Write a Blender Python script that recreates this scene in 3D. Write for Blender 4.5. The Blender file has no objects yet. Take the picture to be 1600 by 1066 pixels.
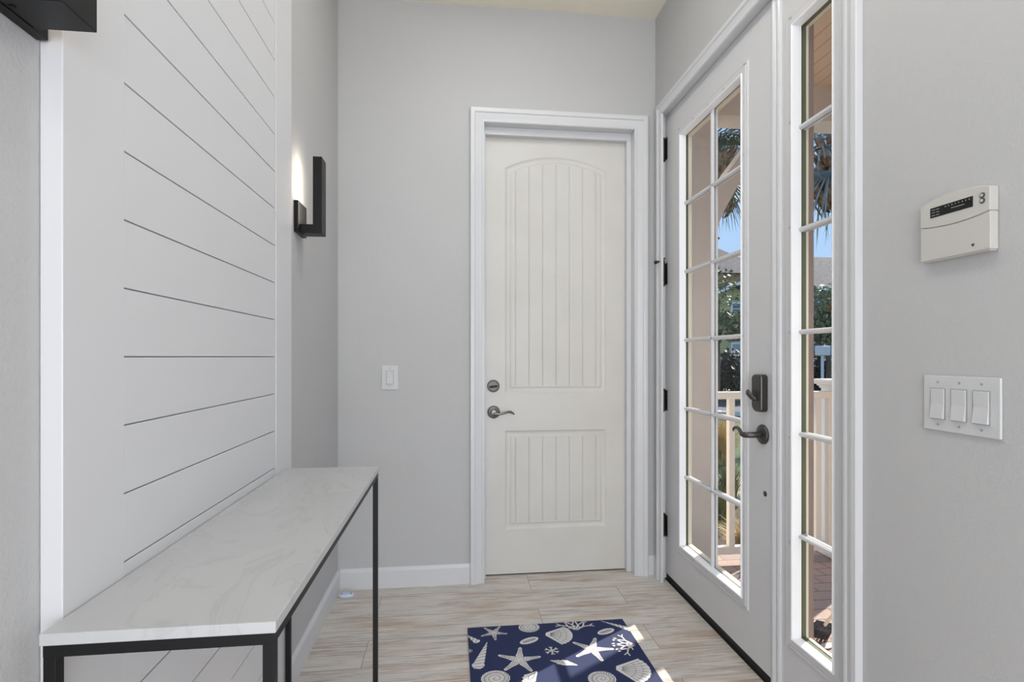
import bpy, bmesh, math, random
from mathutils import Vector, Matrix
random.seed(7)
C = bpy.context.scene.collection
PI = math.pi

# ------------------------------------------------------------------ camera
cam_d = bpy.data.cameras.new('camera')
cam = bpy.data.objects.new('camera', cam_d); C.objects.link(cam)
cam_d.sensor_width = 36.0
cam_d.lens = 820.0 / 1600 * 36
cam_d.shift_y = 24.7 / 1600
cam_d.clip_start = 0.02; cam_d.clip_end = 500
cam.location = (0, 0, 1.2)
cam.rotation_euler = (PI / 2, 0, -math.atan(93.5 / 820))
bpy.context.scene.camera = cam

# ------------------------------------------------------------------ colour
vs = bpy.context.scene.view_settings
vs.view_transform = 'Standard'; vs.look = 'None'; vs.gamma = 1; vs.use_curve_mapping = False
vs.exposure = 0.06

# ------------------------------------------------------------------ sky, sun, fill lamps
SKY = 1.0; SUN = 9.0; REAR = 222.0; CEIL = 8.0; DOWN = 4.8
w = bpy.data.worlds.new('sky'); bpy.context.scene.world = w; w.use_nodes = True
nt = w.node_tree; nt.nodes.clear()
tcw = nt.nodes.new('ShaderNodeTexCoord'); sep = nt.nodes.new('ShaderNodeSeparateXYZ')
sky = nt.nodes.new('ShaderNodeValToRGB'); e = sky.color_ramp.elements      # clear winter sky: pale at the horizon, deeper blue overhead
e[0].position = 0.0; e[0].color = (0.52, 0.70, 0.96, 1); e[1].position = 1.0; e[1].color = (0.20, 0.38, 0.80, 1)
x_ = e.new(0.28); x_.color = (0.44, 0.67, 1.0, 1)
bg = nt.nodes.new('ShaderNodeBackground'); bg.inputs[1].default_value = SKY
wo = nt.nodes.new('ShaderNodeOutputWorld')
nt.links.new(tcw.outputs['Generated'], sep.inputs[0]); nt.links.new(sep.outputs['Z'], sky.inputs[0])
nt.links.new(sky.outputs[0], bg.inputs[0]); nt.links.new(bg.outputs[0], wo.inputs[0])

def lamp(name, kind, loc, direction, energy, color=(1, 1, 1), size=None, size_y=None, angle=None):
    d = bpy.data.lights.new(name, kind); d.energy = energy; d.color = color
    o = bpy.data.objects.new(name, d); C.objects.link(o); o.location = loc
    o.rotation_euler = Vector(direction).to_track_quat('-Z', 'Y').to_euler()
    if kind == 'AREA':
        d.shape = 'RECTANGLE' if size_y else 'DISK'; d.size = size
        if size_y: d.size_y = size_y
    if angle: d.angle = angle
    return o
lamp('sun', 'SUN', (10, 8, 12), (-1, -0.64, -0.78), SUN, (1.0, 0.93, 0.82), angle=math.radians(0.6))
# fill light added behind the camera, standing in the unseen rear opening
lamp('rear_fill', 'AREA', (0.3, -3.35, 1.05), (0, 1, 0.0), REAR, (0.96, 0.98, 1.0), 6.4, 2.0)
# uplight added to brighten the ceiling; its unseen bowl is built below
lamp('ceiling_fill_uplight', 'AREA', (0.3, 1.3, 2.50), (0, 0, 1), CEIL, (0.95, 0.975, 1.0), 0.34)
# three downlights added as fill above the frame (their rims are built below)
for y_ in (-0.5, 0.7, 1.9): lamp('downlight_fill', 'AREA', (0.27, y_, 3.045), (0, 0, -1), DOWN, (0.95, 0.98, 1.0), 0.36)

# ------------------------------------------------------------------ materials
def lin(c):
    return tuple(((v / 255) / 12.92 if v / 255 <= 0.04045 else ((v / 255 + 0.055) / 1.055) ** 2.4) for v in c) + (1,)

def mat(name, rgb, rough=0.5, metal=0.0, spec=0.5, bump=None, vary=None, coat=0.0):
    """bump=(scale, strength, distance)  vary=(scale, other rgb, lo, hi[, stretch])"""
    m = bpy.data.materials.new(name); m.use_nodes = True
    n = m.node_tree.nodes; l = m.node_tree.links; p = n['Principled BSDF']
    p.inputs['Base Color'].default_value = lin(rgb); p.inputs['Roughness'].default_value = rough
    p.inputs['Metallic'].default_value = metal; p.inputs['Specular IOR Level'].default_value = spec
    p.inputs['Coat Weight'].default_value = coat
    tc = n.new('ShaderNodeTexCoord')
    if vary:
        mp = n.new('ShaderNodeMapping'); l.new(tc.outputs['Object'], mp.inputs[0])
        if len(vary) > 4: mp.inputs['Scale'].default_value = vary[4]
        t = n.new('ShaderNodeTexNoise'); t.inputs['Scale'].default_value = vary[0]; t.inputs['Detail'].default_value = 6
        l.new(mp.outputs[0], t.inputs[0])
        r = n.new('ShaderNodeValToRGB'); r.color_ramp.elements[0].position = vary[2]; r.color_ramp.elements[1].position = vary[3]
        r.color_ramp.elements[0].color = lin(rgb); r.color_ramp.elements[1].color = lin(vary[1])
        l.new(t.outputs['Fac'], r.inputs[0]); l.new(r.outputs[0], p.inputs['Base Color'])
    if bump:
        t = n.new('ShaderNodeTexNoise'); t.inputs['Scale'].default_value = bump[0]; t.inputs['Detail'].default_value = 3
        l.new(tc.outputs['Object'], t.inputs[0])
        b = n.new('ShaderNodeBump'); b.inputs['Strength'].default_value = bump[1]; b.inputs['Distance'].default_value = bump[2]
        l.new(t.outputs['Fac'], b.inputs['Height']); l.new(b.outputs[0], p.inputs['Normal'])
    return m

M = {}
M['wall'] = mat('grey_wall_paint', (187, 186, 186), 0.62, bump=(160, 0.35, 0.0025))
M['ceiling'] = mat('cream_ceiling_paint', (236, 230, 212), 0.8, bump=(90, 0.3, 0.003))
M['trim'] = mat('white_gloss_trim', (210, 210, 212), 0.28)
M['bead'] = mat('skylit_white_bead', (243, 244, 247), 0.25)  # sky brightness put into the paint, whiter than the frame around it
M['shiplap'] = mat('white_shiplap_paint', (211, 210, 212), 0.33, bump=(6, 0.15, 0.002))
M['gap'] = mat('shadow_gap_board', (190, 190, 192), 0.8)
M['dgrey'] = mat('dark_grey_rubber', (70, 70, 72), 0.6)
M['door'] = mat('cream_white_door_paint', (209, 206, 201), 0.42, bump=(35, 0.12, 0.001), vary=(3.0, (203, 199, 192), 0.45, 0.75))
M['entry'] = mat('white_entry_door_paint', (207, 206, 207), 0.34)
M['plastic'] = mat('white_switch_plastic', (200, 200, 201), 0.35)
M['keypad'] = mat('ivory_keypad_plastic', (193, 190, 184), 0.42)
M['lcd'] = mat('black_display_window', (22, 22, 23), 0.18)
M['print'] = mat('grey_display_print', (150, 152, 150), 0.5)
M['black'] = mat('black_powder_coat', (15, 15, 16), 0.45, 0.0, 0.3)
M['blackg'] = mat('black_sconce_metal', (17, 17, 18), 0.42, 0.0, 0.3, bump=(60, 0.08, 0.0006))
M['pewter'] = mat('aged_pewter_metal', (120, 117, 112), 0.33, 0.9)
M['pewter_dark'] = mat('dark_pewter_metal', (88, 86, 84), 0.38, 0.85, bump=(120, 0.1, 0.0005))
M['hinge'] = mat('blackened_hinge_metal', (66, 64, 62), 0.4, 0.8)
M['rubber'] = mat('black_rubber_sweep', (16, 15, 14), 0.6)
M['hole'] = mat('black_screw_hole', (5, 5, 5), 0.8)
M['screwp'] = mat('screw_plug', (190, 191, 193), 0.5)
M['navy'] = mat('navy_mat_cloth', (28, 38, 78), 0.85, bump=(900, 0.4, 0.0006), vary=(700, (38, 50, 94), 0.4, 0.7))
M['sand'] = mat('sand_print_cloth', (226, 222, 219), 0.85, bump=(900, 0.3, 0.0005), vary=(260, (204, 200, 200), 0.42, 0.7))
M['ink'] = mat('grey_print_line', (92, 94, 112), 0.85)
M['led'] = None
M['stucco'] = mat('beige_porch_stucco', (206, 196, 186), 0.8, bump=(140, 0.3, 0.002), vary=(2.5, (199, 187, 177), 0.4, 0.7))
M['railpaint'] = mat('cream_railing_paint', (236, 226, 212), 0.5)
M['extcream'] = mat('cream_exterior_frame', (224, 216, 196), 0.5)
M['extbrown'] = mat('brown_exterior_moulding', (140, 120, 112), 0.6)
M['olive'] = mat('dark_olive_glazing_seal', (84, 90, 64), 0.4)
M['roof'] = mat('brown_shingle', (112, 104, 104), 0.85, vary=(5, (84, 76, 76), 0.35, 0.65), bump=(14, 0.6, 0.05))
M['tanwall'] = mat('tan_siding', (186, 150, 106), 0.8, vary=(2, (160, 120, 80), 0.4, 0.7))
M['bluewall'] = mat('pale_blue_siding', (150, 166, 184), 0.75)
M['winglass'] = mat('dark_house_glass', (92, 108, 118), 0.15)
M['blind'] = mat('pale_green_blind', (168, 184, 180), 0.5)
M['white'] = mat('white_house_trim', (232, 234, 238), 0.5)
M['leaf'] = mat('tree_leaf', (92, 104, 70), 0.55, vary=(2.2, (164, 166, 124), 0.42, 0.68))
M['leafd'] = mat('hedge_leaf', (62, 64, 56), 0.6, vary=(2.5, (78, 80, 62), 0.5, 0.75))
M['leafo'] = mat('orange_blossom', (196, 130, 60), 0.6)
M['bark'] = mat('grey_brown_bark', (96, 84, 72), 0.85, bump=(30, 0.6, 0.02))
M['boot'] = mat('palm_boot_husk', (176, 142, 108), 0.85, vary=(9, (92, 66, 46), 0.4, 0.65))
M['frond'] = mat('palm_frond_green', (84, 92, 56), 0.5, vary=(4, (140, 134, 84), 0.5, 0.8))
M['frond2'] = mat('palm_frond_hazed', (128, 144, 148), 0.4, vary=(4, (168, 182, 186), 0.45, 0.7))  # haze of the glass reflections mixed into this palm's frond colour
M['grassg'] = mat('golden_grass_blade', (206, 178, 124), 0.7, vary=(5, (158, 136, 88), 0.4, 0.7))
M['grass2'] = mat('olive_grass_blade', (132, 134, 72), 0.7, vary=(5, (84, 92, 50), 0.4, 0.7))
M['lawn'] = mat('lawn_turf', (88, 104, 58), 0.9, vary=(3, (66, 84, 44), 0.35, 0.7), bump=(40, 0.6, 0.03))
M['mulch'] = mat('dark_mulch', (104, 86, 70), 0.95, vary=(9, (150, 122, 98), 0.4, 0.7), bump=(50, 0.8, 0.03))
M['gravel'] = mat('pale_sand_gravel', (206, 186, 160), 0.95, vary=(30, (176, 154, 128), 0.4, 0.7))
M['kerb'] = mat('white_concrete_kerb', (226, 222, 214), 0.8)
M['road'] = mat('grey_asphalt', (92, 94, 102), 0.85, vary=(8, (76, 78, 86), 0.4, 0.7))
M['mailbox'] = mat('pale_mailbox_metal', (208, 214, 226), 0.4)
M['bristle'] = mat('dark_broom_bristle', (62, 64, 74), 0.8, vary=(40, (40, 42, 50), 0.4, 0.7, (1, 1, .1)))
M['handle'] = mat('pale_broom_handle', (226, 214, 198), 0.4)
M['dryleaf'] = mat('pale_dry_leaf', (236, 222, 204), 0.7)
M['flagred'] = mat('flag_red_cloth', (176, 52, 60), 0.8)
M['flagblue'] = mat('flag_blue_cloth', (52, 58, 104), 0.8)
M['flagwhite'] = mat('flag_white_cloth', (222, 220, 222), 0.8)
M['paleblue'] = mat('pale_blue_white_plastic', (204, 214, 232), 0.4)
M['lampbody'] = mat('white_lamp_body', (235, 235, 232), 0.4)

def emis(name, rgb, s):
    m = bpy.data.materials.new(name); m.use_nodes = True
    p = m.node_tree.nodes['Principled BSDF']
    p.inputs['Base Color'].default_value = lin(rgb)
    p.inputs['Emission Color'].default_value = lin(rgb); p.inputs['Emission Strength'].default_value = s
    return m
M['led'] = emis('warm_led_strip', (255, 240, 222), 11.0)
M['lampglow'] = emis('ceiling_lamp_diffuser', (255, 244, 226), 4.0)

def glass_mat(name, tint=(0.97, 0.98, 0.98, 1), refl=1.0):
    m = bpy.data.materials.new(name); m.use_nodes = True
    n = m.node_tree.nodes; l = m.node_tree.links; n.clear()
    o = n.new('ShaderNodeOutputMaterial'); mx = n.new('ShaderNodeMixShader')
    t = n.new('ShaderNodeBsdfTransparent'); t.inputs[0].default_value = tint
    g = n.new('ShaderNodeBsdfGlossy'); g.inputs['Roughness'].default_value = 0.02
    f = n.new('ShaderNodeFresnel'); f.inputs['IOR'].default_value = 1.25
    ge = n.new('ShaderNodeNewGeometry'); iv = n.new('ShaderNodeMath'); iv.operation = 'SUBTRACT'; iv.inputs[0].default_value = 1.0
    ml = n.new('ShaderNodeMath'); ml.operation = 'MULTIPLY'                 # no total reflection on the way out of the thin pane
    l.new(ge.outputs['Backfacing'], iv.inputs[1]); l.new(iv.outputs[0], ml.inputs[0]); l.new(f.outputs[0], ml.inputs[1])
    l.new(ml.outputs[0], mx.inputs[0]); l.new(t.outputs[0], mx.inputs[1]); l.new(g.outputs[0], mx.inputs[2])
    l.new(mx.outputs[0], o.inputs[0])
    return m
M['glass'] = glass_mat('clear_window_glass')

def marble():
    m = bpy.data.materials.new('pale_grey_marble'); m.use_nodes = True
    n = m.node_tree.nodes; l = m.node_tree.links; p = n['Principled BSDF']
    tc = n.new('ShaderNodeTexCoord'); mp = n.new('ShaderNodeMapping'); mp.inputs['Scale'].default_value = (2.2, 1.0, 1)
    mp.inputs['Rotation'].default_value = (0, 0, 0.5)
    l.new(tc.outputs['Object'], mp.inputs[0])
    a = n.new('ShaderNodeTexNoise'); a.inputs['Scale'].default_value = 3.2; a.inputs['Detail'].default_value = 10; a.inputs['Distortion'].default_value = 1.6
    l.new(mp.outputs[0], a.inputs[0])
    r = n.new('ShaderNodeValToRGB'); e = r.color_ramp.elements
    e[0].position = 0.30; e[0].color = lin((184, 184, 185)); e[1].position = 0.62; e[1].color = lin((190, 190, 191))
    x = e.new(0.47); x.color = lin((188, 188, 189)); x = e.new(0.495); x.color = lin((180, 180, 181)); x = e.new(0.515); x.color = lin((189, 189, 189))
    l.new(a.outputs['Fac'], r.inputs[0])
    v = n.new('ShaderNodeTexVoronoi'); v.inputs['Scale'].default_value = 6.0; l.new(tc.outputs['Object'], v.inputs[0])
    r2 = n.new('ShaderNodeValToRGB'); r2.color_ramp.elements[0].position = 0.012; r2.color_ramp.elements[1].position = 0.028
    l.new(v.outputs['Distance'], r2.inputs[0])
    mx = n.new('ShaderNodeMixRGB'); mx.inputs[1].default_value = lin((120, 118, 116))
    l.new(r2.outputs[0], mx.inputs[0]); l.new(r.outputs[0], mx.inputs[2]); l.new(mx.outputs[0], p.inputs['Base Color'])
    p.inputs['Roughness'].default_value = 0.3
    return m
M['marble'] = marble()

def floor_mat():
    m = bpy.data.materials.new('whitewashed_plank_tile'); m.use_nodes = True
    n = m.node_tree.nodes; l = m.node_tree.links; p = n['Principled BSDF']
    tc = n.new('ShaderNodeTexCoord')
    br = n.new('ShaderNodeTexBrick'); br.offset = 0.37; br.inputs['Scale'].default_value = 1.0
    br.inputs['Brick Width'].default_value = 1.2; br.inputs['Row Height'].default_value = 0.198
    br.inputs['Mortar Size'].default_value = 0.0013; br.inputs['Mortar Smooth'].default_value = 0.3
    br.inputs['Color1'].default_value = (0, 0, 0, 1); br.inputs['Color2'].default_value = (1, 1, 1, 1); br.inputs['Mortar'].default_value = (.5, .5, .5, 1)
    mo = n.new('ShaderNodeMapping'); mo.inputs['Location'].default_value = (0.35, 0.105, 0); l.new(tc.outputs['Object'], mo.inputs[0])
    l.new(mo.outputs[0], br.inputs['Vector'])
    # per plank offset of the grain
    add = n.new('ShaderNodeVectorMath'); add.operation = 'MULTIPLY_ADD'; add.inputs[1].default_value = (7, 3, 5)
    l.new(br.outputs['Color'], add.inputs[0]); l.new(tc.outputs['Object'], add.inputs[2])
    def noise(scale, stretch, detail=8, dist=0.0, rough=0.6):
        mp = n.new('ShaderNodeMapping'); mp.inputs['Scale'].default_value = stretch; l.new(add.outputs[0], mp.inputs[0])
        t = n.new('ShaderNodeTexNoise'); t.inputs['Scale'].default_value = scale; t.inputs['Detail'].default_value = detail
        t.inputs['Distortion'].default_value = dist; t.inputs['Roughness'].default_value = rough
        l.new(mp.outputs[0], t.inputs[0]); return t
    def ramp(src, stops):
        r = n.new('ShaderNodeValToRGB'); e = r.color_ramp.elements
        e[0].position, e[0].color = stops[0]; e[1].position, e[1].color = stops[-1]
        for s_, c_ in stops[1:-1]:
            k = e.new(s_); k.color = c_
        l.new(src, r.inputs[0]); return r
    base = ramp(noise(3.0, (1, 4, 1), 4).outputs['Fac'], [(0.3, lin((208, 203, 198))), (0.5, lin((219, 213, 207))), (0.70, lin((198, 180, 164)))])
    fine = ramp(noise(7.0, (.55, 14, 1), 10, 0.4, 0.72).outputs['Fac'], [(0.44, (0, 0, 0, 1)), (0.66, (.9, .9, .9, 1))])
    patch = ramp(noise(2.0, (1.0, 5.5, 1), 5, 0.5).outputs['Fac'], [(0.38, (0, 0, 0, 1)), (0.58, (1, 1, 1, 1))])
    mul = n.new('ShaderNodeMath'); mul.operation = 'MULTIPLY'; l.new(fine.outputs[0], mul.inputs[0]); l.new(patch.outputs[0], mul.inputs[1])
    mx = n.new('ShaderNodeMixRGB'); mx.inputs[2].default_value = lin((134, 106, 84)); l.new(mul.outputs[0], mx.inputs[0]); l.new(base.outputs[0], mx.inputs[1])
    scr = ramp(noise(16.0, (.8, 14, 1), 8, 0.6, 0.78).outputs['Fac'], [(0.56, (0, 0, 0, 1)), (0.70, (.8, .8, .8, 1))])
    mx2 = n.new('ShaderNodeMixRGB'); mx2.inputs[2].default_value = lin((132, 116, 104)); l.new(scr.outputs[0], mx2.inputs[0]); l.new(mx.outputs[0], mx2.inputs[1])
    mx3 = n.new('ShaderNodeMixRGB'); mx3.inputs[2].default_value = lin((128, 110, 98)); l.new(br.outputs['Fac'], mx3.inputs[0]); l.new(mx2.outputs[0], mx3.inputs[1])
    l.new(mx3.outputs[0], p.inputs['Base Color'])
    p.inputs['Roughness'].default_value = 0.42
    b = n.new('ShaderNodeBump'); b.inputs['Strength'].default_value = 0.25; b.inputs['Distance'].default_value = 0.002
    l.new(fine.outputs[0], b.inputs['Height']); l.new(b.outputs[0], p.inputs['Normal'])
    return m
M['floor'] = floor_mat()

def brick_mat(name, c1, c2, mortar, bw, rh, ms, rot=0.0, rough=0.85):
    m = bpy.data.materials.new(name); m.use_nodes = True
    n = m.node_tree.nodes; l = m.node_tree.links; p = n['Principled BSDF']
    tc = n.new('ShaderNodeTexCoord'); mp = n.new('ShaderNodeMapping'); mp.inputs['Rotation'].default_value = (0, 0, rot)
    l.new(tc.outputs['Object'], mp.inputs[0])
    br = n.new('ShaderNodeTexBrick'); br.inputs['Scale'].default_value = 1; br.inputs['Brick Width'].default_value = bw
    br.inputs['Row Height'].default_value = rh; br.inputs['Mortar Size'].default_value = ms
    br.inputs['Color1'].default_value = lin(c1); br.inputs['Color2'].default_value = lin(c2); br.inputs['Mortar'].default_value = lin(mortar)
    l.new(mp.outputs[0], br.inputs['Vector'])
    t = n.new('ShaderNodeTexNoise'); t.inputs['Scale'].default_value = 60; l.new(tc.outputs['Object'], t.inputs[0])
    mx = n.new('ShaderNodeMixRGB'); mx.blend_type = 'MULTIPLY'; mx.inputs[0].default_value = 0.35
    l.new(br.outputs['Color'], mx.inputs[1]); l.new(t.outputs['Fac'], mx.inputs[2]); l.new(mx.outputs[0], p.inputs['Base Color'])
    p.inputs['Roughness'].default_value = rough
    return m
M['paver'] = brick_mat('porch_paver', (190, 160, 146), (168, 148, 138), (120, 106, 98), 0.2, 0.1, 0.004)

def lap_mat(name, rgb, line, pitch, axis='Z', rough=0.7):
    """overlapping boards: thin darker joints at a regular pitch"""
    m = bpy.data.materials.new(name); m.use_nodes = True
    n = m.node_tree.nodes; l = m.node_tree.links; p = n['Principled BSDF']
    tc = n.new('ShaderNodeTexCoord'); s = n.new('ShaderNodeSeparateXYZ'); l.new(tc.outputs['Object'], s.inputs[0])
    a = n.new('ShaderNodeMath'); a.operation = 'DIVIDE'; a.inputs[1].default_value = pitch; l.new(s.outputs[axis], a.inputs[0])
    f = n.new('ShaderNodeMath'); f.operation = 'FRACT'; l.new(a.outputs[0], f.inputs[0])
    c = n.new('ShaderNodeMath'); c.operation = 'LESS_THAN'; c.inputs[1].default_value = 0.1; l.new(f.outputs[0], c.inputs[0])
    mx = n.new('ShaderNodeMixRGB'); mx.inputs[1].default_value = lin(rgb); mx.inputs[2].default_value = lin(line)
    l.new(c.outputs[0], mx.inputs[0]); l.new(mx.outputs[0], p.inputs['Base Color'])
    p.inputs['Roughness'].default_value = rough
    return m
M['soffit'] = lap_mat('beige_porch_ceiling_board', (214, 190, 164), (186, 156, 132), 0.09, 'X')
M['olivewall'] = lap_mat('olive_lap_siding', (198, 184, 134), (128, 128, 104), 0.22)
M['bluelap'] = lap_mat('grey_blue_lap_siding', (160, 172, 188), (130, 142, 160), 0.22)

# ------------------------------------------------------------------ mesh helpers
class MB:
    def __init__(s): s.bm = bmesh.new(); s.mi = 0
    def face(s, vs_):
        try:
            f = s.bm.faces.new(vs_); f.material_index = s.mi; return f
        except ValueError: return None
    def v(s, *p): return s.bm.verts.new(p)
    def box(s, x0, x1, y0, y1, z0, z1):
        v = [s.v(x, y, z) for x in (x0, x1) for y in (y0, y1) for z in (z0, z1)]
        for f in ((0, 1, 3, 2), (4, 6, 7, 5), (0, 4, 5, 1), (2, 3, 7, 6), (0, 2, 6, 4), (1, 5, 7, 3)): s.face([v[i] for i in f])
        return s
    def prism(s, pts, axis, a, b):
        """polygon pts in the two other axes, extruded along axis from a to b"""
        def P(p, t):
            return (t, p[0], p[1]) if axis == 'X' else (p[0], t, p[1]) if axis == 'Y' else (p[0], p[1], t)
        A = [s.v(*P(p, a)) for p in pts]; B = [s.v(*P(p, b)) for p in pts]
        s.face(A); s.face(B[::-1]); n = len(pts)
        for i in range(n): s.face([A[i], B[i], B[(i + 1) % n], A[(i + 1) % n]])
        return s
    def lathe(s, prof, origin, axis, seg=28):
        """prof: (radius, distance along axis)"""
        ax = Vector(axis).normalized(); t = Vector((0, 0, 1)) if abs(ax.z) < .9 else Vector((1, 0, 0))
        u = ax.cross(t).normalized(); w_ = ax.cross(u); o = Vector(origin); rings = []
        for r, d in prof:
            rings.append([s.v(*(o + ax * d + (u * math.cos(2 * PI * k / seg) + w_ * math.sin(2 * PI * k / seg)) * r)) for k in range(seg)])
        for a, b in zip(rings, rings[1:]):
            for k in range(seg): s.face([a[k], a[(k + 1) % seg], b[(k + 1) % seg], b[k]])
        s.face(rings[0][::-1]); s.face(rings[-1]); return s
    def tube(s, pts, radii, seg=12, flat=1.0):
        pts = [Vector(p) for p in pts]; rings = []; prev = None
        if not hasattr(radii, '__len__'): radii = [radii] * len(pts)
        for i, p in enumerate(pts):
            d = (pts[min(i + 1, len(pts) - 1)] - pts[max(i - 1, 0)]).normalized()
            t = prev if prev else (Vector((0, 0, 1)) if abs(d.z) < .9 else Vector((1, 0, 0)))
            u = (t - d * t.dot(d)).normalized(); prev = u; w_ = d.cross(u)
            rings.append([s.v(*(p + (u * math.cos(2 * PI * k / seg) + w_ * flat * math.sin(2 * PI * k / seg)) * radii[i])) for k in range(seg)])
        for a, b in zip(rings, rings[1:]):
            for k in range(seg): s.face([a[k], a[(k + 1) % seg], b[(k + 1) % seg], b[k]])
        s.face(rings[0][::-1]); s.face(rings[-1]); return s
    def sweep(s, axis, base, u0, u1, v0, v1, prof, closed=False):
        """moulding round a rectangle. prof = (outward, proud) list. axis X: u=y, v=z, faces -X; axis Y: u=x, v=z, faces -Y"""
        def pt(u, v, d): return (base - d, u, v) if axis == 'X' else (u, base - d, v)
        cols = []
        for (wd, d) in prof:
            if closed: c = [(u0 - wd, v0 - wd), (u0 - wd, v1 + wd), (u1 + wd, v1 + wd), (u1 + wd, v0 - wd)]
            else: c = [(u0 - wd, v0), (u0 - wd, v1 + wd), (u1 + wd, v1 + wd), (u1 + wd, v0)]
            cols.append([s.v(*pt(u, v, d)) for u, v in c])
        n = len(prof)
        for i in range(n):
            a, b = cols[i], cols[(i + 1) % n]
            for k in range(4 if closed else 3): s.face([a[k], a[(k + 1) % 4], b[(k + 1) % 4], b[k]])
        if not closed:
            s.face([c[0] for c in cols]); s.face([c[3] for c in cols][::-1])
        return s
    def build(s, name, mats, parent=None, bevel=0, smooth=None, segs=2):
        bmesh.ops.recalc_face_normals(s.bm, faces=s.bm.faces)
        me = bpy.data.meshes.new(name)
        o = bpy.data.objects.new(name, me); C.objects.link(o)
        if not isinstance(mats, (list, tuple)): mats = [mats]
        for m in mats: me.materials.append(m)
        off = Vector((0, 0, 0))
        if parent:
            o.parent = parent
            off = parent_world(parent)
        s.bm.to_mesh(me); s.bm.free()
        if off.length: me.transform(Matrix.Translation(-off))
        if smooth is not None:
            me.polygons.foreach_set('use_smooth', [True] * len(me.polygons)); me.set_sharp_from_angle(angle=math.radians(smooth))
        if bevel:
            b = o.modifiers.new('bevel', 'BEVEL'); b.width = bevel; b.segments = segs; b.limit_method = 'ANGLE'; b.angle_limit = math.radians(40)
        return o

def parent_world(o):
    v = Vector(o.location)
    while o.parent: o = o.parent; v += Vector(o.location)
    return v
def thing(name, loc, label=None, cat=None, group=None, kind=None):
    o = bpy.data.objects.new(name, None); C.objects.link(o); o.location = loc; o.empty_display_size = 0.1
    return tag(o, label, cat, group, kind)
def tag(o, label=None, cat=None, group=None, kind=None):
    if label: o['label'] = label
    if cat: o['category'] = cat
    if group: o['group'] = group
    if kind: o['kind'] = kind
    return o
def struct(name, mb, m, **k): return tag(mb.build(name, m, **k), kind='structure')
def part(o, label): o['label'] = label; return o

# ------------------------------------------------------------------ room shell (metres; camera stands over the origin)
LX, RX, BY, CZ = -0.585, 1.115, 2.79, 3.065       # left wall, right wall, back wall, ceiling
SX = 1.147                                          # inner face of the entry door and sidelight
RY = -3.3                                           # rear of the house behind the camera

FY = -0.9                                           # the foyer opens into the living room behind this line
struct('floor', MB().box(LX - .2, RX + .05, FY, BY + .25, -.12, 0).box(-3.6, 4.2, RY, FY, -.12, 0), M['floor'])
struct('ceiling', MB().box(LX - .2, RX + .2, FY, BY + .2, CZ, CZ + .1).box(-3.6, 4.2, RY, FY, CZ, CZ + .1), M['ceiling'])
struct('wall_left', MB().box(LX - .15, LX, FY, BY, 0, CZ), M['wall'])
m = MB()                                            # right wall: around the door and sidelight opening
m.box(RX, RX + .16, FY, 1.377, 0, CZ); m.box(RX, RX + .16, 2.737, BY, 0, CZ); m.box(RX, RX + .16, 1.377, 2.737, 2.499, CZ)
struct('wall_right', m, M['wall'])
m = MB()                                            # back wall around the closet door opening
m.box(LX - .15, .152, BY, BY + .16, 0, CZ); m.box(1.008, RX + .16, BY, BY + .16, 0, CZ); m.box(.152, 1.008, BY, BY + .16, 2.458, CZ)
struct('wall_back', m, M['wall'])
m = MB()                                            # rear wall with a wide opening for the living room glazing
m.box(-3.6, -3.0, RY - .15, RY, 0, CZ); m.box(3.6, 4.2, RY - .15, RY, 0, CZ); m.box(-3.0, 3.6, RY - .15, RY, 2.7, CZ)
struct('wall_rear', m, M['wall'])
m = MB(); m.box(-3.75, -3.6, RY - .15, FY + .15, 0, CZ); m.box(4.2, 4.35, RY - .15, FY + .15, 0, CZ)
m.box(-3.6, LX - .15, FY, FY + .15, 0, CZ); m.box(RX + .16, 4.2, FY, FY + .15, 0, CZ)
struct('wall_living_room', m, M['wall'])
# closet space closing off the recess behind the back door
struct('wall_closet', MB().box(.1, 1.06, BY + .2, BY + .22, 0, 2.5), M['wall'])

# baseboards
def baseb(name, boxes):
    m = MB()
    for axis, a0, a1, base, sgn in boxes:
        pr = [(0, 0), (0.013, 0), (0.013, .088), (.009, .097), (.004, .105), (0, .105)]
        if axis == 'Y': m.prism([(base + sgn * p, z) for p, z in pr], 'Y', a0, a1)
        else: m.prism([(base + sgn * p, z) for p, z in pr], 'X', a0, a1)
    struct(name, m, M['trim'])
baseb('baseboard_left', [('Y', FY, BY, LX, 1)])
baseb('baseboard_back', [('X', LX + .013, .0945, BY, -1), ('X', 1.07, RX, BY, -1)])
baseb('baseboard_right', [('Y', FY, 1.314, RX, -1), ('Y', 2.742, BY - .014, RX, -1)])

# ------------------------------------------------------------------ casing of the back door and of the entry unit
cas = [(0, 0), (0, .011), (.004, .014), (.010, .014), (.013, .011), (.022, .012), (.034, .016), (.046, .018), (.050, .023), (.056, .025), (.070, .025), (.074, .022), (.074, 0)]
t1 = struct('trim_1', MB().sweep('Y', BY, .169, .993, 0, 2.445, cas), M['trim'], smooth=25)
m = MB()                                           # jambs and stops of the back door
m.box(.150, .169, BY - .001, 2.93, 0, 2.445); m.box(.993, 1.01, BY - .001, 2.93, 0, 2.445); m.box(.150, 1.01, BY - .001, 2.93, 2.445, 2.46)
m.box(.169, .179, 2.833, 2.868, 0, 2.404); m.box(.967, .993, 2.833, 2.868, 0, 2.404); m.box(.169, .993, 2.833, 2.868, 2.404, 2.445)
struct('trim_2', m, M['trim'], bevel=.002)
cas2 = [(0, 0), (0, .008), (.004, .012), (.012, .012), (.016, .009), (.026, .011), (.038, .015), (.042, .019), (.058, .019), (.062, .016), (.062, 0)]
struct('trim_3', MB().sweep('X', RX, 1.379, 2.675 + .004, 0, 2.492, cas2), M['trim'], smooth=25)

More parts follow.
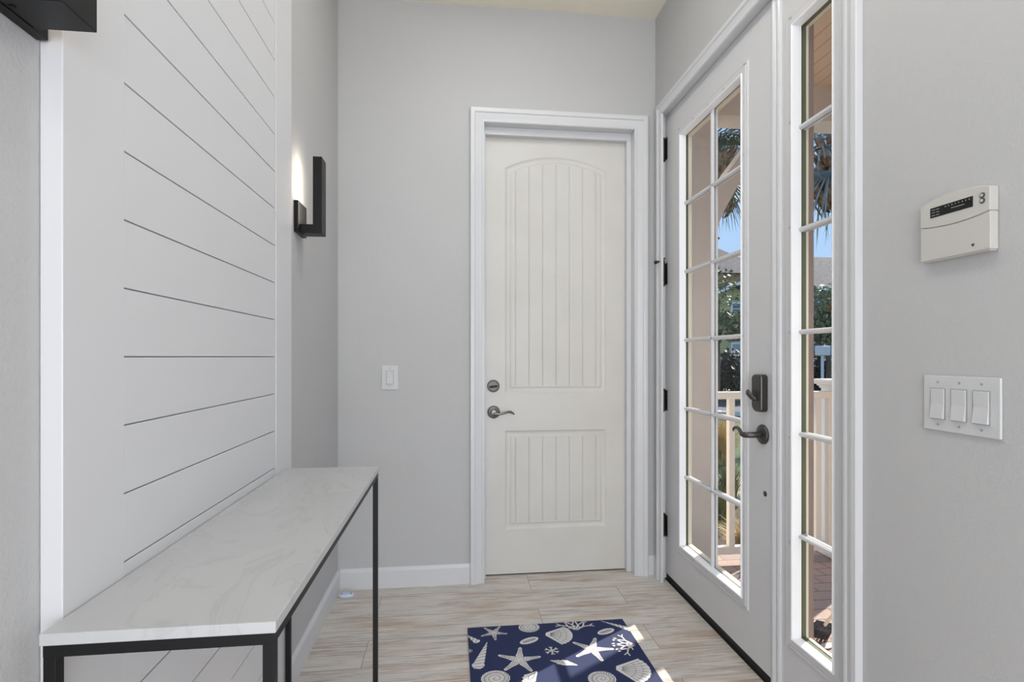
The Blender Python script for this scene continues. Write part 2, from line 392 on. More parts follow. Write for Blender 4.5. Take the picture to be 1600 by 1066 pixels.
# ------------------------------------------------------------------ back door (door_1)
def arch_loop(x0, x1, z0, z1, sag, wd, n=24):
    """panel outline, bottom left first, clockwise; arched top when sag>0; wd = inset"""
    if sag <= 0: return [(x0 + wd, z0 + wd), (x0 + wd, z1 - wd), (x1 - wd, z1 - wd), (x1 - wd, z0 + wd)]
    h = (x1 - x0) / 2; R = (h * h + sag * sag) / (2 * sag); cx_, cz_ = (x0 + x1) / 2, z1 + sag - R
    hw = h - wd; r = R - wd; pts = [(x0 + wd, z0 + wd)]
    for k in range(n + 1):
        x = cx_ - hw + 2 * hw * k / n
        pts.append((x, cz_ + math.sqrt(r * r - (x - cx_) ** 2)))
    return pts + [(x1 - wd, z0 + wd)]
def arch_top(x0, x1, z1, sag, wd, x):
    if sag <= 0: return z1 - wd
    h = (x1 - x0) / 2; R = (h * h + sag * sag) / (2 * sag)
    return z1 + sag - R + math.sqrt((R - wd) ** 2 - (x - (x0 + x1) / 2) ** 2)

d1 = thing('door_1', (.573, 2.87, 0), kind='structure')
m = MB(); bm = m.bm; Y0 = 2.87
X0, X1, Z0, Z1 = .171, .991, .006, 2.43
panels = [(.288, .859, 1.000, 2.240, .068), (.288, .859, .250, .794, 0)]
steps = [(0, 0), (.006, .004), (.012, .007), (.020, .008), (.028, .006), (.034, .002), (.040, .0025)]
outer = [m.v(X0, Y0, Z0), m.v(X0, Y0, Z1), m.v(X1, Y0, Z1), m.v(X1, Y0, Z0)]
edges = [bm.edges.new((outer[i], outer[(i + 1) % 4])) for i in range(4)]
for (a, b, c, d, sg) in panels:
    prev = None
    for wd, dp in steps:
        ring = [m.v(x, Y0 + dp, z) for x, z in arch_loop(a, b, c, d, sg, wd)]
        if prev is None: edges += [bm.edges.new((ring[i], ring[(i + 1) % len(ring)])) for i in range(len(ring))]
        else:
            for i in range(len(ring)): m.face([prev[i], prev[(i + 1) % len(ring)], ring[(i + 1) % len(ring)], ring[i]])
        prev = ring
    # planked field with V grooves
    wd, dp = steps[-1]; gs = [(a + b) / 2 + k * .0757 for k in range(-3, 4)]
    xs = [(a + wd, 0)]
    for g in gs:
        xs += [(g - .0035, 0), (g, .0035), (g + .0035, 0)]
    xs.append((b - wd, 0))
    fx = []
    for (xa, da), (xb, db) in zip(xs, xs[1:]):
        k = max(1, int((xb - xa) / .02))
        for q in range(k): fx.append((xa + (xb - xa) * q / k, da + (db - da) * q / k))
    fx.append(xs[-1]); pb = pt_ = None
    for x, dd in fx:
        vb = m.v(x, Y0 + dp + dd, c + wd); vt = m.v(x, Y0 + dp + dd, arch_top(a, b, d, sg, wd, x))
        if pb: m.face([pb, pt_, vt, vb])
        pb, pt_ = vb, vt
bmesh.ops.triangle_fill(bm, use_beauty=True, use_dissolve=False, edges=edges, normal=(0, -1, 0))
back = [m.v(X0, Y0 + .04, Z0), m.v(X0, Y0 + .04, Z1), m.v(X1, Y0 + .04, Z1), m.v(X1, Y0 + .04, Z0)]
m.face(back)
for i in range(4): m.face([outer[i], outer[(i + 1) % 4], back[(i + 1) % 4], back[i]])
slab = m.build('door_slab', M['door'], d1, smooth=22)
m = MB(); m.box(.171, .991, 2.872, 2.905, .0005, .0055)
part(m.build('door_sweep', M['rubber'], d1), 'black sweep under the door')
# deadbolt and lever
db = MB().lathe([(.033, 0), (.034, .004), (.031, .008), (.024, .009), (.024, .011), (.0, .0115)], (.224, 2.869, 1.04), (0, -1, 0)).build('deadbolt', M['pewter_dark'], d1, smooth=35)
part(db, 'round pewter thumb-turn deadbolt')
MB().tube([(.203, 2.853, 1.035), (.215, 2.849, 1.036), (.229, 2.849, 1.038), (.245, 2.853, 1.040)], [.004, .0065, .0065, .004], 10, .6).build('thumb_turn', M['hinge'], db, smooth=40)
lv = MB().lathe([(.034, 0), (.035, .004), (.031, .009), (.016, .013), (.013, .030), (0, .031)], (.226, 2.869, .897), (0, -1, 0)).build('lever_rosette', M['pewter'], d1, smooth=35)
m = MB()
for dx, dz in ((-.018, .0), (.020, .0), (0, -.024)): m.lathe([(.0035, 0), (.003, .001), (0, .0012)], (.226 + dx, 2.8610, .897 + dz), (0, -1, 0), 10)
m.build('screw', M['hole'], lv, smooth=35)
MB().tube([(.222, 2.842, .893), (.236, 2.838, .890), (.258, 2.836, .888), (.280, 2.837, .893), (.302, 2.840, .899), (.318, 2.844, .898), (.332, 2.850, .890), (.338, 2.853, .884)],
          [.009, .0085, .0065, .006, .006, .006, .005, .003], 12, .8).build('lever_handle', M['pewter'], lv, smooth=50)

# ------------------------------------------------------------------ entry unit (door_2 + window_1), inner face at SX
def lite_frame(mb, y0, y1, z0, z1):
    """slightly raised glazing frame round the opening y0..y1, z0..z1"""
    prof = [(.006, 0), (.006, .007), (.010, .009), (.026, .009), (.030, .006), (.034, .006), (.037, .0075), (.041, .003), (.041, -.001), (.006, -.001)]
    mb.sweep('X', SX, y0, y1, z0, z1, prof, closed=True)
def bead(y0, y1, z0, z1, parent):
    m = MB(); m.sweep('X', SX, y0, y1, z0, z1, [(.0065, -.001), (.0065, .0125), (.004, .0145), (.000, .0125), (-.004, -.004), (-.004, -.018), (.002, -.018)], closed=True)
    return part(m.build('glazing_bead', M['bead'], parent, smooth=25), 'white glazing bead with sky brightness put into its paint')
def slab_with_hole(mb, x0, x1, y0, y1, z0, z1, a0, a1, c0, c1):
    mb.box(x0, x1, y0, a0, z0, z1); mb.box(x0, x1, a1, y1, z0, z1); mb.box(x0, x1, a0, a1, z0, c0); mb.box(x0, x1, a0, a1, c1, z1)
ZL, ZH = .252, 2.315
GX = 1.168
d2 = thing('door_2', (SX, 2.253, 0), kind='structure')
m = MB(); slab_with_hole(m, SX, SX + .045, 1.783, 2.726, .036, 2.492, 1.958, 2.525, ZL - .005, ZH + .005)
m.build('door_slab', M['entry'], d2)
m = MB(); lite_frame(m, 1.963, 2.52, ZL, ZH)
gf = m.build('glazing_frame', M['entry'], d2, smooth=30); bead(1.963, 2.52, ZL, ZH, gf)
m = MB()
for k in range(7):
    z = .215 + k * (2.35 - .215) / 6
    m.lathe([(.0055, 0), (.005, .0012), (0, .0015)], (SX - .009, 2.538, z), (-1, 0, 0), 12)
    m.lathe([(.0055, 0), (.005, .0012), (0, .0015)], (SX - .009, 1.945, z), (-1, 0, 0), 12)
for k in range(1, 4):
    for z in (.235, 2.333):
        m.lathe([(.0055, 0), (.005, .0012), (0, .0015)], (SX - .009, 1.963 + k * .139, z), (-1, 0, 0), 12)
part(m.build('screw_plug', M['screwp'], gf, smooth=30), 'row of small round screw plugs')
def bars(y0, y1, ncol, parent, zs, wbar=.0095):
    prof = lambda c: [(c - wbar, GX - .001), (c - wbar, GX - .005), (c - .004, GX - .0125), (c + .004, GX - .0125), (c + wbar, GX - .005), (c + wbar, GX - .001)]
    for z in zs:
        m = MB(); m.prism([(x, zz) for zz, x in prof(z)], 'Y', y0, y1); m.box(GX + .006, GX + .016, y0, y1, z - .008, z + .008)
        m.build('glazing_bar', M['trim'], parent, smooth=20)
    for k in range(1, ncol):
        y = y0 + (y1 - y0) * k / ncol
        m = MB(); m.prism([(x, yy) for yy, x in prof(y)], 'Z', ZL, ZH); m.box(GX + .006, GX + .016, y - .008, y + .008, ZL, ZH)
        m.build('glazing_bar', M['trim'], parent, smooth=20)
zb = [ZL + k * (ZH - ZL) / 6 for k in range(1, 6)]
bars(1.963, 2.52, 2, gf, zb)
MB().box(GX, GX + .004, 1.959, 2.524, ZL - .004, ZH + .004).build('pane', M['glass'], gf)
# exterior side of the lite frame
m = MB(); slab_with_hole(m, GX + .005, SX + .050, 1.93, 2.555, ZL - .035, ZH + .035, 1.966, 2.521, ZL + .006, ZH - .006)
part(m.build('outer_glazing_frame', M['extcream'], d2), 'cream outdoor side of the glazing frame')
m = MB(); m.box(GX - .003, GX + .005, 2.5195, 2.5225, ZL, ZH); m.box(GX + .005, GX + .009, 2.5155, 2.5195, ZL, ZH)
m.build('glazing_seal', M['olive'], gf)
# sweep and threshold
m = MB(); m.box(SX + .004, SX + .04, 1.783, 2.726, .004, .036)
part(m.build('door_sweep', M['rubber'], d2), 'black rubber sweep')
struct('trim_7', MB().box(SX - .004, SX + .13, 1.379, 2.735, 0, .004), M['rubber'])
# jambs, mullion, head of the unit
m = MB()
m.box(RX + .001, SX + .11, 2.729, 2.737, 0, 2.499); m.box(RX + .001, SX + .11, 1.377, 1.384, 0, 2.499); m.box(RX + .001, SX + .11, 1.384, 2.729, 2.495, 2.499)
struct('trim_4', m, M['trim'])
m = MB()                                            # mullion between door and sidelight, with reeded face
m.prism([(1.780, SX + .05), (1.780, SX - .002), (1.772, SX - .002), (1.769, SX - .006), (1.760, SX - .009), (1.752, SX - .006), (1.749, SX - .002), (1.741, SX - .002),
         (1.738, SX - .006), (1.729, SX - .009), (1.721, SX - .006), (1.718, SX - .001), (1.712, SX - .001), (1.712, SX + .05)][::1], 'Z', .004, 2.495)
for v in m.bm.verts: v.co = (v.co.y, v.co.x, v.co.z)
struct('trim_5', m, M['trim'], smooth=25)
w1 = thing('window_1', (SX, 1.55, 0), kind='structure')
m = MB(); slab_with_hole(m, SX, SX + .045, 1.384, 1.712, .004, 2.495, 1.455, 1.650, ZL - .005, ZH + .005)
m.build('window_panel', M['entry'], w1)
m = MB(); lite_frame(m, 1.460, 1.645, ZL, ZH)
wf = m.build('window_frame', M['entry'], w1, smooth=30); bead(1.460, 1.645, ZL, ZH, wf)
m = MB()
for k in range(7): m.lathe([(.0055, 0), (.005, .0012), (0, .0015)], (SX - .009, 1.663, .215 + k * .356), (-1, 0, 0), 12)
m.build('screw_plug', M['screwp'], wf, smooth=30)
bars(1.460, 1.645, 1, wf, zb, .0085)
MB().box(GX, GX + .004, 1.456, 1.649, ZL - .004, ZH + .004).build('pane', M['glass'], wf)
m = MB()
a, b = GX - .004, GX + .016                        # dark olive seal all round outside the bead
m.box(a, b, 1.6435, 1.6465, ZL - .002, ZH + .002); m.box(a, b, 1.4585, 1.4605, ZL - .002, ZH + .002)
m.box(a, b, 1.4605, 1.6435, ZH - .0015, ZH + .002); m.box(a, b, 1.4605, 1.6435, ZL - .002, ZL + .0015)
part(m.build('glazing_seal', M['olive'], wf), 'dark olive glazing seal')
m = MB(); m.box(b, b + .008, 1.6425, 1.6485, ZL, ZH); m.box(b, b + .008, 1.4605, 1.6425, ZL, ZL + .004)
m.build('outer_bead', M['extcream'], wf)
m = MB(); slab_with_hole(m, GX + .016, SX + .052, 1.41, 1.70, ZL - .04, ZH + .04, 1.462, 1.6515, ZL + .002, ZH - .002)
part(m.build('outer_glazing_frame', M['extcream'], w1), 'cream outdoor side of the glazing frame')
m = MB(); m.box(SX + .0525, SX + .070, 1.6505, 1.765, -.02, 2.495)
struct('trim_6', m, M['extbrown'])

# hinges
def hinge(z0, z1, label):
    m = MB(); m.box(SX - .012, SX - .009, 2.700, 2.728, z0, z1) if False else None
    m.box(SX - .0025, SX + .0005, 2.700, 2.727, z0, z1)
    for k in range(5):
        a = z0 + (z1 - z0) * k / 5; b = z0 + (z1 - z0) * (k + 1) / 5 - .001
        m.lathe([(.0065, 0), (.0065, b - a)], (SX - .008, 2.727, a), (0, 0, 1), 14)
    m.lathe([(.004, 0), (.006, .004), (.003, .008)], (SX - .008, 2.727, z1), (0, 0, 1), 12)
    m.lathe([(.004, 0), (.006, -.004), (.003, -.008)], (SX - .008, 2.727, z0), (0, 0, 1), 12)
    m.box(RX + .014, SX - .006, 2.7255, 2.7288, z0, z1)
    h = m.build('hinge', M['hinge'], d2, smooth=35)
    return part(h, label)
hinge(2.262, 2.378, 'topmost dark hinge')
h2 = hinge(1.590, 1.703, 'dark hinge with a hinge-pin door stop')
hinge(.912, 1.020, 'dark hinge level with the lock')
hinge(.235, .348, 'lowest dark hinge')
m = MB(); m.tube([(SX - .008, 2.727, 1.712), (SX - .03, 2.715, 1.716), (SX - .062, 2.700, 1.706)], [.0055, .005, .005], 10)
m.lathe([(.010, 0), (.010, .008), (.006, .010)], (SX - .062, 2.700, 1.706), (-.8, -.4, -.3), 12)
m.tube([(SX - .008, 2.727, 1.705), (SX - .008, 2.727, 1.733)], [.0035, .003], 8); m.lathe([(.007, 0), (.007, .004)], (SX - .008, 2.727, 1.731), (0, 0, 1), 12)
m.build('hinge_stop', M['hinge'], h2, smooth=40)

# keypad-lock body with thumb turn
m = MB()
yc, zc_, hw, hh = 1.829, 1.066, .031, .069
pts = []
for k in range(9): t = PI * k / 16; pts.append((yc + hw - .022 + .022 * math.sin(t) if 0 else yc + hw - .022 + .022 * math.cos(PI / 2 - t), zc_ + hh - .016 + .016 * math.sin(PI / 2 - t)))
for k in range(9): t = PI * k / 16; pts.append((yc + hw - .026 + .026 * math.cos(t), zc_ - hh + .030 - .030 * math.sin(t)))
for k in range(9): t = PI * k / 16; pts.append((yc - hw + .012 - .012 * math.sin(t), zc_ - hh + .012 - .012 * math.cos(t)))
for k in range(9): t = PI * k / 16; pts.append((yc - hw + .012 - .012 * math.cos(t), zc_ + hh - .012 + .012 * math.sin(t)))
m.prism(pts, 'X', SX, SX - .030)
lk = m.build('lock_body', M['pewter_dark'], d2, bevel=.006, smooth=40, segs=3)
part(lk, 'dark pewter electronic lock housing')
m = MB(); m.lathe([(.013, 0), (.013, .004)], (SX - .030, 1.836, 1.052), (-1, 0, 0), 20)
m.tube([(SX - .034, 1.822, 1.040), (SX - .043, 1.833, 1.050), (SX - .047, 1.852, 1.066), (SX - .044, 1.861, 1.073)], [.007, .009, .010, .007], 12, .55)
m.build('thumb_turn', M['pewter_dark'], lk, smooth=45)
m = MB(); m.lathe([(.002, 0), (.002, .0006)], (SX - .030, 1.846, 1.122), (-1, 0, 0), 10); m.build('screw', M['hole'], lk)
# lever
ro = MB().lathe([(.036, 0), (.037, .004), (.033, .009), (.018, .013), (0, .0135)], (SX, 1.829, .912), (-1, 0, 0), 32).build('lever_rosette', M['pewter_dark'], d2, smooth=35)
MB().lathe([(.004, 0), (.003, .001), (0, .0012)], (SX - .0125, 1.816, .914), (-1, 0, 0), 10).build('screw', M['hole'], ro)
MB().tube([(SX - .008, 1.829, .912), (SX - .035, 1.829, .911), (SX - .056, 1.833, .910), (SX - .066, 1.846, .909), (SX - .066, 1.862, .910), (SX - .062, 1.878, .917), (SX - .058, 1.893, .924), (SX - .056, 1.912, .927), (SX - .057, 1.928, .925), (SX - .058, 1.936, .917), (SX - .058, 1.932, .911)],
          [.012, .0115, .011, .0105, .009, .008, .0075, .007, .0055, .0045, .003], 14, .85).build('lever_handle', M['pewter_dark'], ro, smooth=50)
part(MB().lathe([(.010, 0), (.010, .002), (.006, .003), (0, .0032)], (SX, 1.817, .695), (-1, 0, 0), 18).build('bore_plug', M['pewter_dark'], d2, smooth=35), 'small round metal plug below the lever')

# ------------------------------------------------------------------ shiplap panel on the left wall
PXF = -.555
sp = thing('wall_shiplap', (LX, 1.36, 0), kind='structure')
m = MB(); m.box(LX + .0005, PXF - .0055, .8215, 1.895, .106, CZ - .002)
part(m.build('backing_board', M['gap'], sp), 'dark backing seen in the gaps')
P0, ZG = .1167, .85
m = MB(); zg = [ZG + k * P0 for k in range(-7, 30)]
prev = .106
for z in zg + [CZ - .002]:
    if z > CZ - .01: z = CZ - .002
    if z - prev > .004:
        m.box(PXF - .0053, PXF, .963, 1.730, prev + .0012, z - .0014)
    prev = z
m.build('boards', M['shiplap'], sp, bevel=.0006, segs=1)
m = MB(); m.box(LX + .0006, PXF + .0006, .82, .9625, .106, CZ - .002)
m.build('edge_board', M['shiplap'], sp, bevel=.0015)
m = MB(); m.box(LX + .0006, PXF + .0015, 1.7365, 1.896, .106, CZ - .002)
m.build('edge_board', M['shiplap'], sp, bevel=.0015)

# ------------------------------------------------------------------ console table
tb = thing('console_table', (-.40, 1.30, 0), 'long narrow console table with grey marble top on thin black metal frame against the shiplap', 'table')
TT = .826
xa, xb, ya, yb = -.553, -.2475, .774, 1.833
m = MB(); m.box(xa, xb, ya, yb, TT - .0165, TT); part(m.build('tabletop', M['marble'], tb, bevel=.0012), 'light grey marble slab with faint veins')
L = .016; fz = TT - .0175; e = .003
m = MB(); x0, x1, y0, y1 = xa + e, xb - e, ya + e, yb - e
m.box(x0, x1, y0, y0 + L, fz - L, fz); m.box(x0, x1, y1 - L, y1, fz - L, fz)
m.box(x0, x0 + L, y0 + L, y1 - L, fz - L, fz); m.box(x1 - L, x1, y0 + L, y1 - L, fz - L, fz)
m.build('top_frame', M['black'], tb)
for x in (x0, x1 - L):
    for y in (y0, y1 - L):
        m = MB(); m.box(x, x + L, y, y + L, .0005, fz - L - .0002); m.build('leg', M['black'], tb, bevel=.0008)

# ------------------------------------------------------------------ sconces
def sconce(yc, dz, label):
    s_ = thing('wall_sconce', (LX, yc, 1.724 + dz), label, 'wall light', 'black wall sconces beside the shiplap')
    z = dz
    m = MB(); m.box(LX + .0004, LX + .016, yc - .0575, yc + .0575, 1.666 + z, 1.784 + z); m.build('backplate', M['blackg'], s_, bevel=.0015)
    m = MB()
    m.prism([(LX + .016, 1.668 + z), (-.490, 1.668 + z), (-.490, 1.958 + z), (-.523, 1.958 + z), (-.523, 1.701 + z), (LX + .016, 1.701 + z)], 'Y', yc - .033, yc + .033)
    bar = m.build('light_bar', M['blackg'], s_, bevel=.0012)
    m = MB(); m.box(-.5245, -.5228, yc - .024, yc + .024, 1.712 + z, 1.950 + z)
    part(m.build('diffuser', M['led'], bar), 'warm white light strip facing the wall')
    m = MB(); m.lathe([(.004, 0), (.004, .001)], (-.562, yc - .014, 1.6675 + z), (0, 0, -1), 14); m.build('screw', M['hole'], bar)
sconce(2.087, 0, 'far black sconce by the wall corner, L shaped bar glowing onto the grey wall')
sconce(.757, -.018, 'near black metal sconce cut off at the upper left, seen from below')

# ------------------------------------------------------------------ switches and keypad
sw = thing('triple_light_switch', (RX, 1.0365, 1.0935), 'white triple rocker switch plate under the alarm keypad on the right wall', 'light switch')
m = MB(); m.box(RX - .006, RX - .0003, .948, 1.125, 1.030, 1.157); m.build('cover_plate', M['plastic'], sw, bevel=.003, segs=3)
for k, y in enumerate((1.087, 1.0365, .987)):
    m = MB(); m.box(RX - .0072, RX - .0055, y - .0185, y + .0185, 1.057, 1.1285); m.build('switch_frame', M['print'], sw)
    m = MB(); m.prism([(RX - .0055, 1.0585), (RX - .0125, 1.0585), (RX - .0085, 1.093), (RX - .0095, 1.127), (RX - .0055, 1.127)], 'Y', y - .0165, y + .0165)
    m.build('rocker', M['plastic'], sw, bevel=.001)
    for z in (1.045, 1.142):
        m = MB(); m.lathe([(.003, 0), (.0026, .0008), (0, .001)], (RX - .006, y, z), (-1, 0, 0), 12)
        m.build('screw', M['print'], sw)
s1 = thing('light_switch', (-.3215, BY, 1.0925), 'white single rocker switch on the back wall left of the cream door', 'light switch')
m = MB(); m.box(-.364, -.279, BY - .006, BY - .0003, 1.029, 1.156); m.build('cover_plate', M['plastic'], s1, bevel=.002, segs=3)
m = MB(); m.box(-.340, -.303, BY - .0072, BY - .0055, 1.057, 1.1285); m.build('switch_frame', M['print'], s1)
m = MB(); m.prism([(BY - .0055, 1.0585), (BY - .0125, 1.0585), (BY - .0085, 1.093), (BY - .0095, 1.127), (BY - .0055, 1.127)], 'X', -.338, -.305)
m.build('rocker', M['plastic'], s1, bevel=.001)
for z in (1.045, 1.142):
    m = MB(); m.lathe([(.003, 0), (.0026, .0008), (0, .001)], (-.3215, BY - .006, z), (0, -1, 0), 12); m.build('screw', M['print'], s1)

kp = thing('alarm_keypad', (RX, 1.038, 1.485), 'white plastic alarm keypad with dark display and two buttons on the right wall', 'alarm keypad')
KX = 1.094; k0, k1 = .957, 1.118
def topz(y): t = (y - (k0 + k1) / 2) / ((k1 - k0) / 2); return 1.563 - .012 * t * t
def midz(y): t = (y - (k0 + k1) / 2) / ((k1 - k0) / 2); return 1.4935 + .008 * t * t
N = 20
ys = [k0 + (k1 - k0) * i / N for i in range(N + 1)]
m = MB(); m.prism([(y, topz(y)) for y in ys] + [(y, midz(y)) for y in reversed(ys)], 'X', RX - .0005, KX)
kb = m.build('keypad_body', M['keypad'], kp, bevel=.0015)
m = MB(); m.prism([(y, midz(y) - .0012) for y in ys] + [(k1, 1.422), (k0, 1.422)], 'X', RX - .0008, KX + .001)
fl = m.build('keypad_flap', M['keypad'], kp, bevel=.0015)
m = MB(); m.box(KX + .004, RX - .0003, k0 + .003, k1 - .003, 1.419, 1.552); m.build('back_housing', M['keypad'], kp, bevel=.002)
m = MB(); m.prism([(.992, 1.518), (1.091, 1.518), (1.091, 1.5405), (.992, 1.5405)], 'X', KX - .0008, KX + .0002); dp = m.build('display', M['lcd'], kb)
m = MB()
for i in range(8): m.box(KX - .0011, KX - .0009, .998 + i * .0078, .999 + i * .0078 + .0012, 1.5345, 1.5368)
for r in range(3):
    for c_ in range(2): m.box(KX - .0011, KX - .0009, 1.068 + c_ * .011, 1.0765 + c_ * .011, 1.5222 + r * .0062, 1.5235 + r * .0062)
m.box(KX - .0011, KX - .0009, 1.010, 1.040, 1.5275, 1.5288); m.build('display_print', M['print'], kb)
for z in (1.5355, 1.5245):
    m = MB(); m.lathe([(.0058, 0), (.0058, .001), (.004, .002)], (KX, .972, z), (-1, 0, 0), 18); m.build('button', M['dgrey'], kb, smooth=40)
    m = MB(); m.lathe([(.0032, .002), (.0032, .0026)], (KX, .972, z), (-1, 0, 0), 14); m.build('button_face', M['keypad'], kb)
m = MB()                                             # small hexagonal emblem on the flap
for k in range(3):
    a = k * 2 * PI / 3 + PI / 6; cy, cz = .993 + .0016 * math.cos(a), 1.437 + .0016 * math.sin(a)
    m.prism([(cy + .0021 * math.cos(PI / 3 * j), cz + .0021 * math.sin(PI / 3 * j)) for j in range(6)], 'X', KX + .0004, KX + .0011)
part(m.build('emblem', M['dgrey'], fl), 'tiny grey emblem')
m = MB(); m.box(KX + .0004, KX + .0011, 1.032, 1.040, 1.5065, 1.5075); m.build('brand_mark', M['dgrey'], kb)

# ------------------------------------------------------------------ floor plate in the corner
fp = thing('floor_plate', (-.525, 2.695, 0), 'small pale oval plastic plate with two screws on the floor in the far left corner', 'plastic plate')
m = MB(); pts = []
for k in range(32):
    t = 2 * PI * k / 32; r = 1; x = math.copysign(abs(math.cos(t)) ** .7, math.cos(t)); y = math.copysign(abs(math.sin(t)) ** .8, math.sin(t))
    pts.append((-.525 + .037 * x, 2.700 + .019 * y))
m.prism(pts, 'Z', .0006, .017); m.build('plate_body', M['paleblue'], fp, bevel=.004, smooth=40, segs=3)
for dx in (-.023, .023):
    m = MB(); m.lathe([(.0045, 0), (.004, .001), (0, .0013)], (-.525 + dx, 2.697, .017), (0, 0, 1), 12)
    m.build('screw', M['dgrey'], fp)

# ------------------------------------------------------------------ sea-life doormat
dm = MB(); X0, X1, Y0, Y1 = .067, .770, 1.22, 2.318
dm.box(X0, X1, Y0, Y1, .0005, .006)
TOP = .0062
def inside(x, y): return min(max(x, X0 + .001), X1 - .001), min(max(y, Y0 + .001), Y1 - .001)
def clip(pts):
    def half(ps, f, ix):
        out = []
        for i in range(len(ps)):
            a, b = ps[i], ps[(i + 1) % len(ps)]; fa, fb = f(a), f(b)
            if fa >= 0: out.append(a)
            if fa * fb < 0:
                t = fa / (fa - fb); out.append((a[0] + (b[0] - a[0]) * t, a[1] + (b[1] - a[1]) * t))
        return out
    for f in (lambda p: p[0] - X0 - .001, lambda p: X1 - .001 - p[0], lambda p: p[1] - Y0 - .001, lambda p: Y1 - .001 - p[1]):
        if len(pts) < 3: return []
        pts = half(pts, f, 0)
    return pts
def flat(pts, z=0.0, mi=1):
    pts = clip(pts)
    if len(pts) < 3: return
    dm.mi = mi; vs_ = [dm.v(x, y, TOP + z) for x, y in pts]
    f = dm.face(vs_)
    if f and len(pts) > 4: bmesh.ops.triangulate(dm.bm, faces=[f])
def line(pts, wd, z=.0002, mi=2, taper=False):
    n = len(pts)
    for i in range(n - 1):
        (ax, ay), (bx, by) = pts[i], pts[i + 1]; dx, dy = bx - ax, by - ay; l_ = math.hypot(dx, dy) or 1
        w0 = wd * (1 - i / n if taper else 1); w1 = wd * (1 - (i + 1) / n if taper else 1)
        nx, ny = -dy / l_, dx / l_
        flat([(ax + nx * w0, ay + ny * w0), (ax - nx * w0, ay - ny * w0), (bx - nx * w1, by - ny * w1), (bx + nx * w1, by + ny * w1)], z, mi)
def tri_fan(center, ring, z=0, mi=1):
    for i in range(len(ring)): flat([center, ring[i], ring[(i + 1) % len(ring)]], z, mi)
def starfish(cx, cy, R, rot):
    arms = 5; ring = []
    for a in range(arms):
        th = rot + a * 2 * PI / arms; ca, sa = math.cos(th), math.sin(th); wt = R * .075; wb = R * .17
        for (u, v) in ((.30, -wb / R), (.62, -wt * 1.35 / R), (.93, -wt / R), (.985, -wt * .5 / R), (1, 0), (.985, wt * .5 / R), (.93, wt / R), (.62, wt * 1.35 / R), (.30, wb / R)):
            ring.append((cx + R * (u * ca - v * sa), cy + R * (u * sa + v * ca)))
        th2 = th + PI / arms; ring.append((cx + R * .235 * math.cos(th2), cy + R * .235 * math.sin(th2)))
    tri_fan((cx, cy), ring)
    for a in range(arms):
        th = rot + a * 2 * PI / arms; ca, sa = math.cos(th), math.sin(th)
        for s_ in (-1, 1): line([(cx + R * (u * ca - s_ * v * sa), cy + R * (u * sa + s_ * v * ca)) for u, v in ((.16, .085), (.45, .062), (.9, .022))], .0009)
        for q in range(7):
            u = .12 + q * .11; flat([(cx + R * u * ca + .0022 * math.cos(j * PI / 3), cy + R * u * sa + .0022 * math.sin(j * PI / 3)) for j in range(6)], .0002, 2)
def cowrie(cx, cy, a, b, rot):
    c, s_ = math.cos(rot), math.sin(rot); T = lambda u, v: (cx + u * c - v * s_, cy + u * s_ + v * c)
    flat([T(a * math.cos(t), b * math.sin(t) * (1 + .05 * math.cos(18 * t))) for t in [2 * PI * k / 44 for k in range(44)]])
    flat([T(a * .72 * math.cos(t), b * .30 * math.sin(t)) for t in [2 * PI * k / 24 for k in range(24)]], .0002, 2)
    flat([T(a * .66 * math.cos(t), b * .14 * math.sin(t)) for t in [2 * PI * k / 24 for k in range(24)]], .0003, 1)
    for k in range(-5, 6): line([T(a * k * .125, -b * .42), T(a * k * .125, b * .42)], .0008, .0004)
def scallop(cx, cy, R, rot, spread=1.05):
    ring = [(cx - R * .13 * math.cos(rot + .9), cy - R * .13 * math.sin(rot + .9))]
    for k in range(49):
        t = -spread + 2 * spread * k / 48; r = R * (1 - .10 * (t / spread) ** 2 + .028 * abs(math.sin(4.5 * PI * (t / spread))))
        ring.append((cx + r * math.cos(rot + t * .62), cy + r * math.sin(rot + t * .62)))
    ring.append((cx - R * .13 * math.cos(rot - .9), cy - R * .13 * math.sin(rot - .9)))
    tri_fan((cx + R * .4 * math.cos(rot), cy + R * .4 * math.sin(rot)), ring)
    for k in range(-4, 5):
        a = rot + k / 4.6 * spread * .62; line([(cx + R * .12 * math.cos(a), cy + R * .12 * math.sin(a)), (cx + R * .93 * math.cos(a), cy + R * .93 * math.sin(a))], .0011)
    for q in (.55, .78):
        line([(cx + R * q * math.cos(rot + t), cy + R * q * math.sin(rot + t)) for t in [(-1 + 2 * k / 14) * spread * .58 for k in range(15)]], .0006)
def nautilus(cx, cy, R, rot=0.0):
    flat([(cx + R * (1 + .02 * math.sin(20 * t)) * math.cos(t), cy + R * .9 * math.sin(t)) for t in [2 * PI * k / 48 for k in range(48)]])
    sp_ = []
    for k in range(90):
        t = k / 90 * 3 * 2 * PI; r = R * .95 * (k / 90) ** .85; sp_.append((cx + r * math.cos(t + rot), cy + r * .9 * math.sin(t + rot)))
    line(sp_, .0011)
    for k in range(26):
        t = rot + 2 * PI * k / 26
        line([(cx + R * .62 * math.cos(t), cy + R * .56 * math.sin(t)), (cx + R * .93 * math.cos(t + .18), cy + R * .83 * math.sin(t + .18))], .0009)
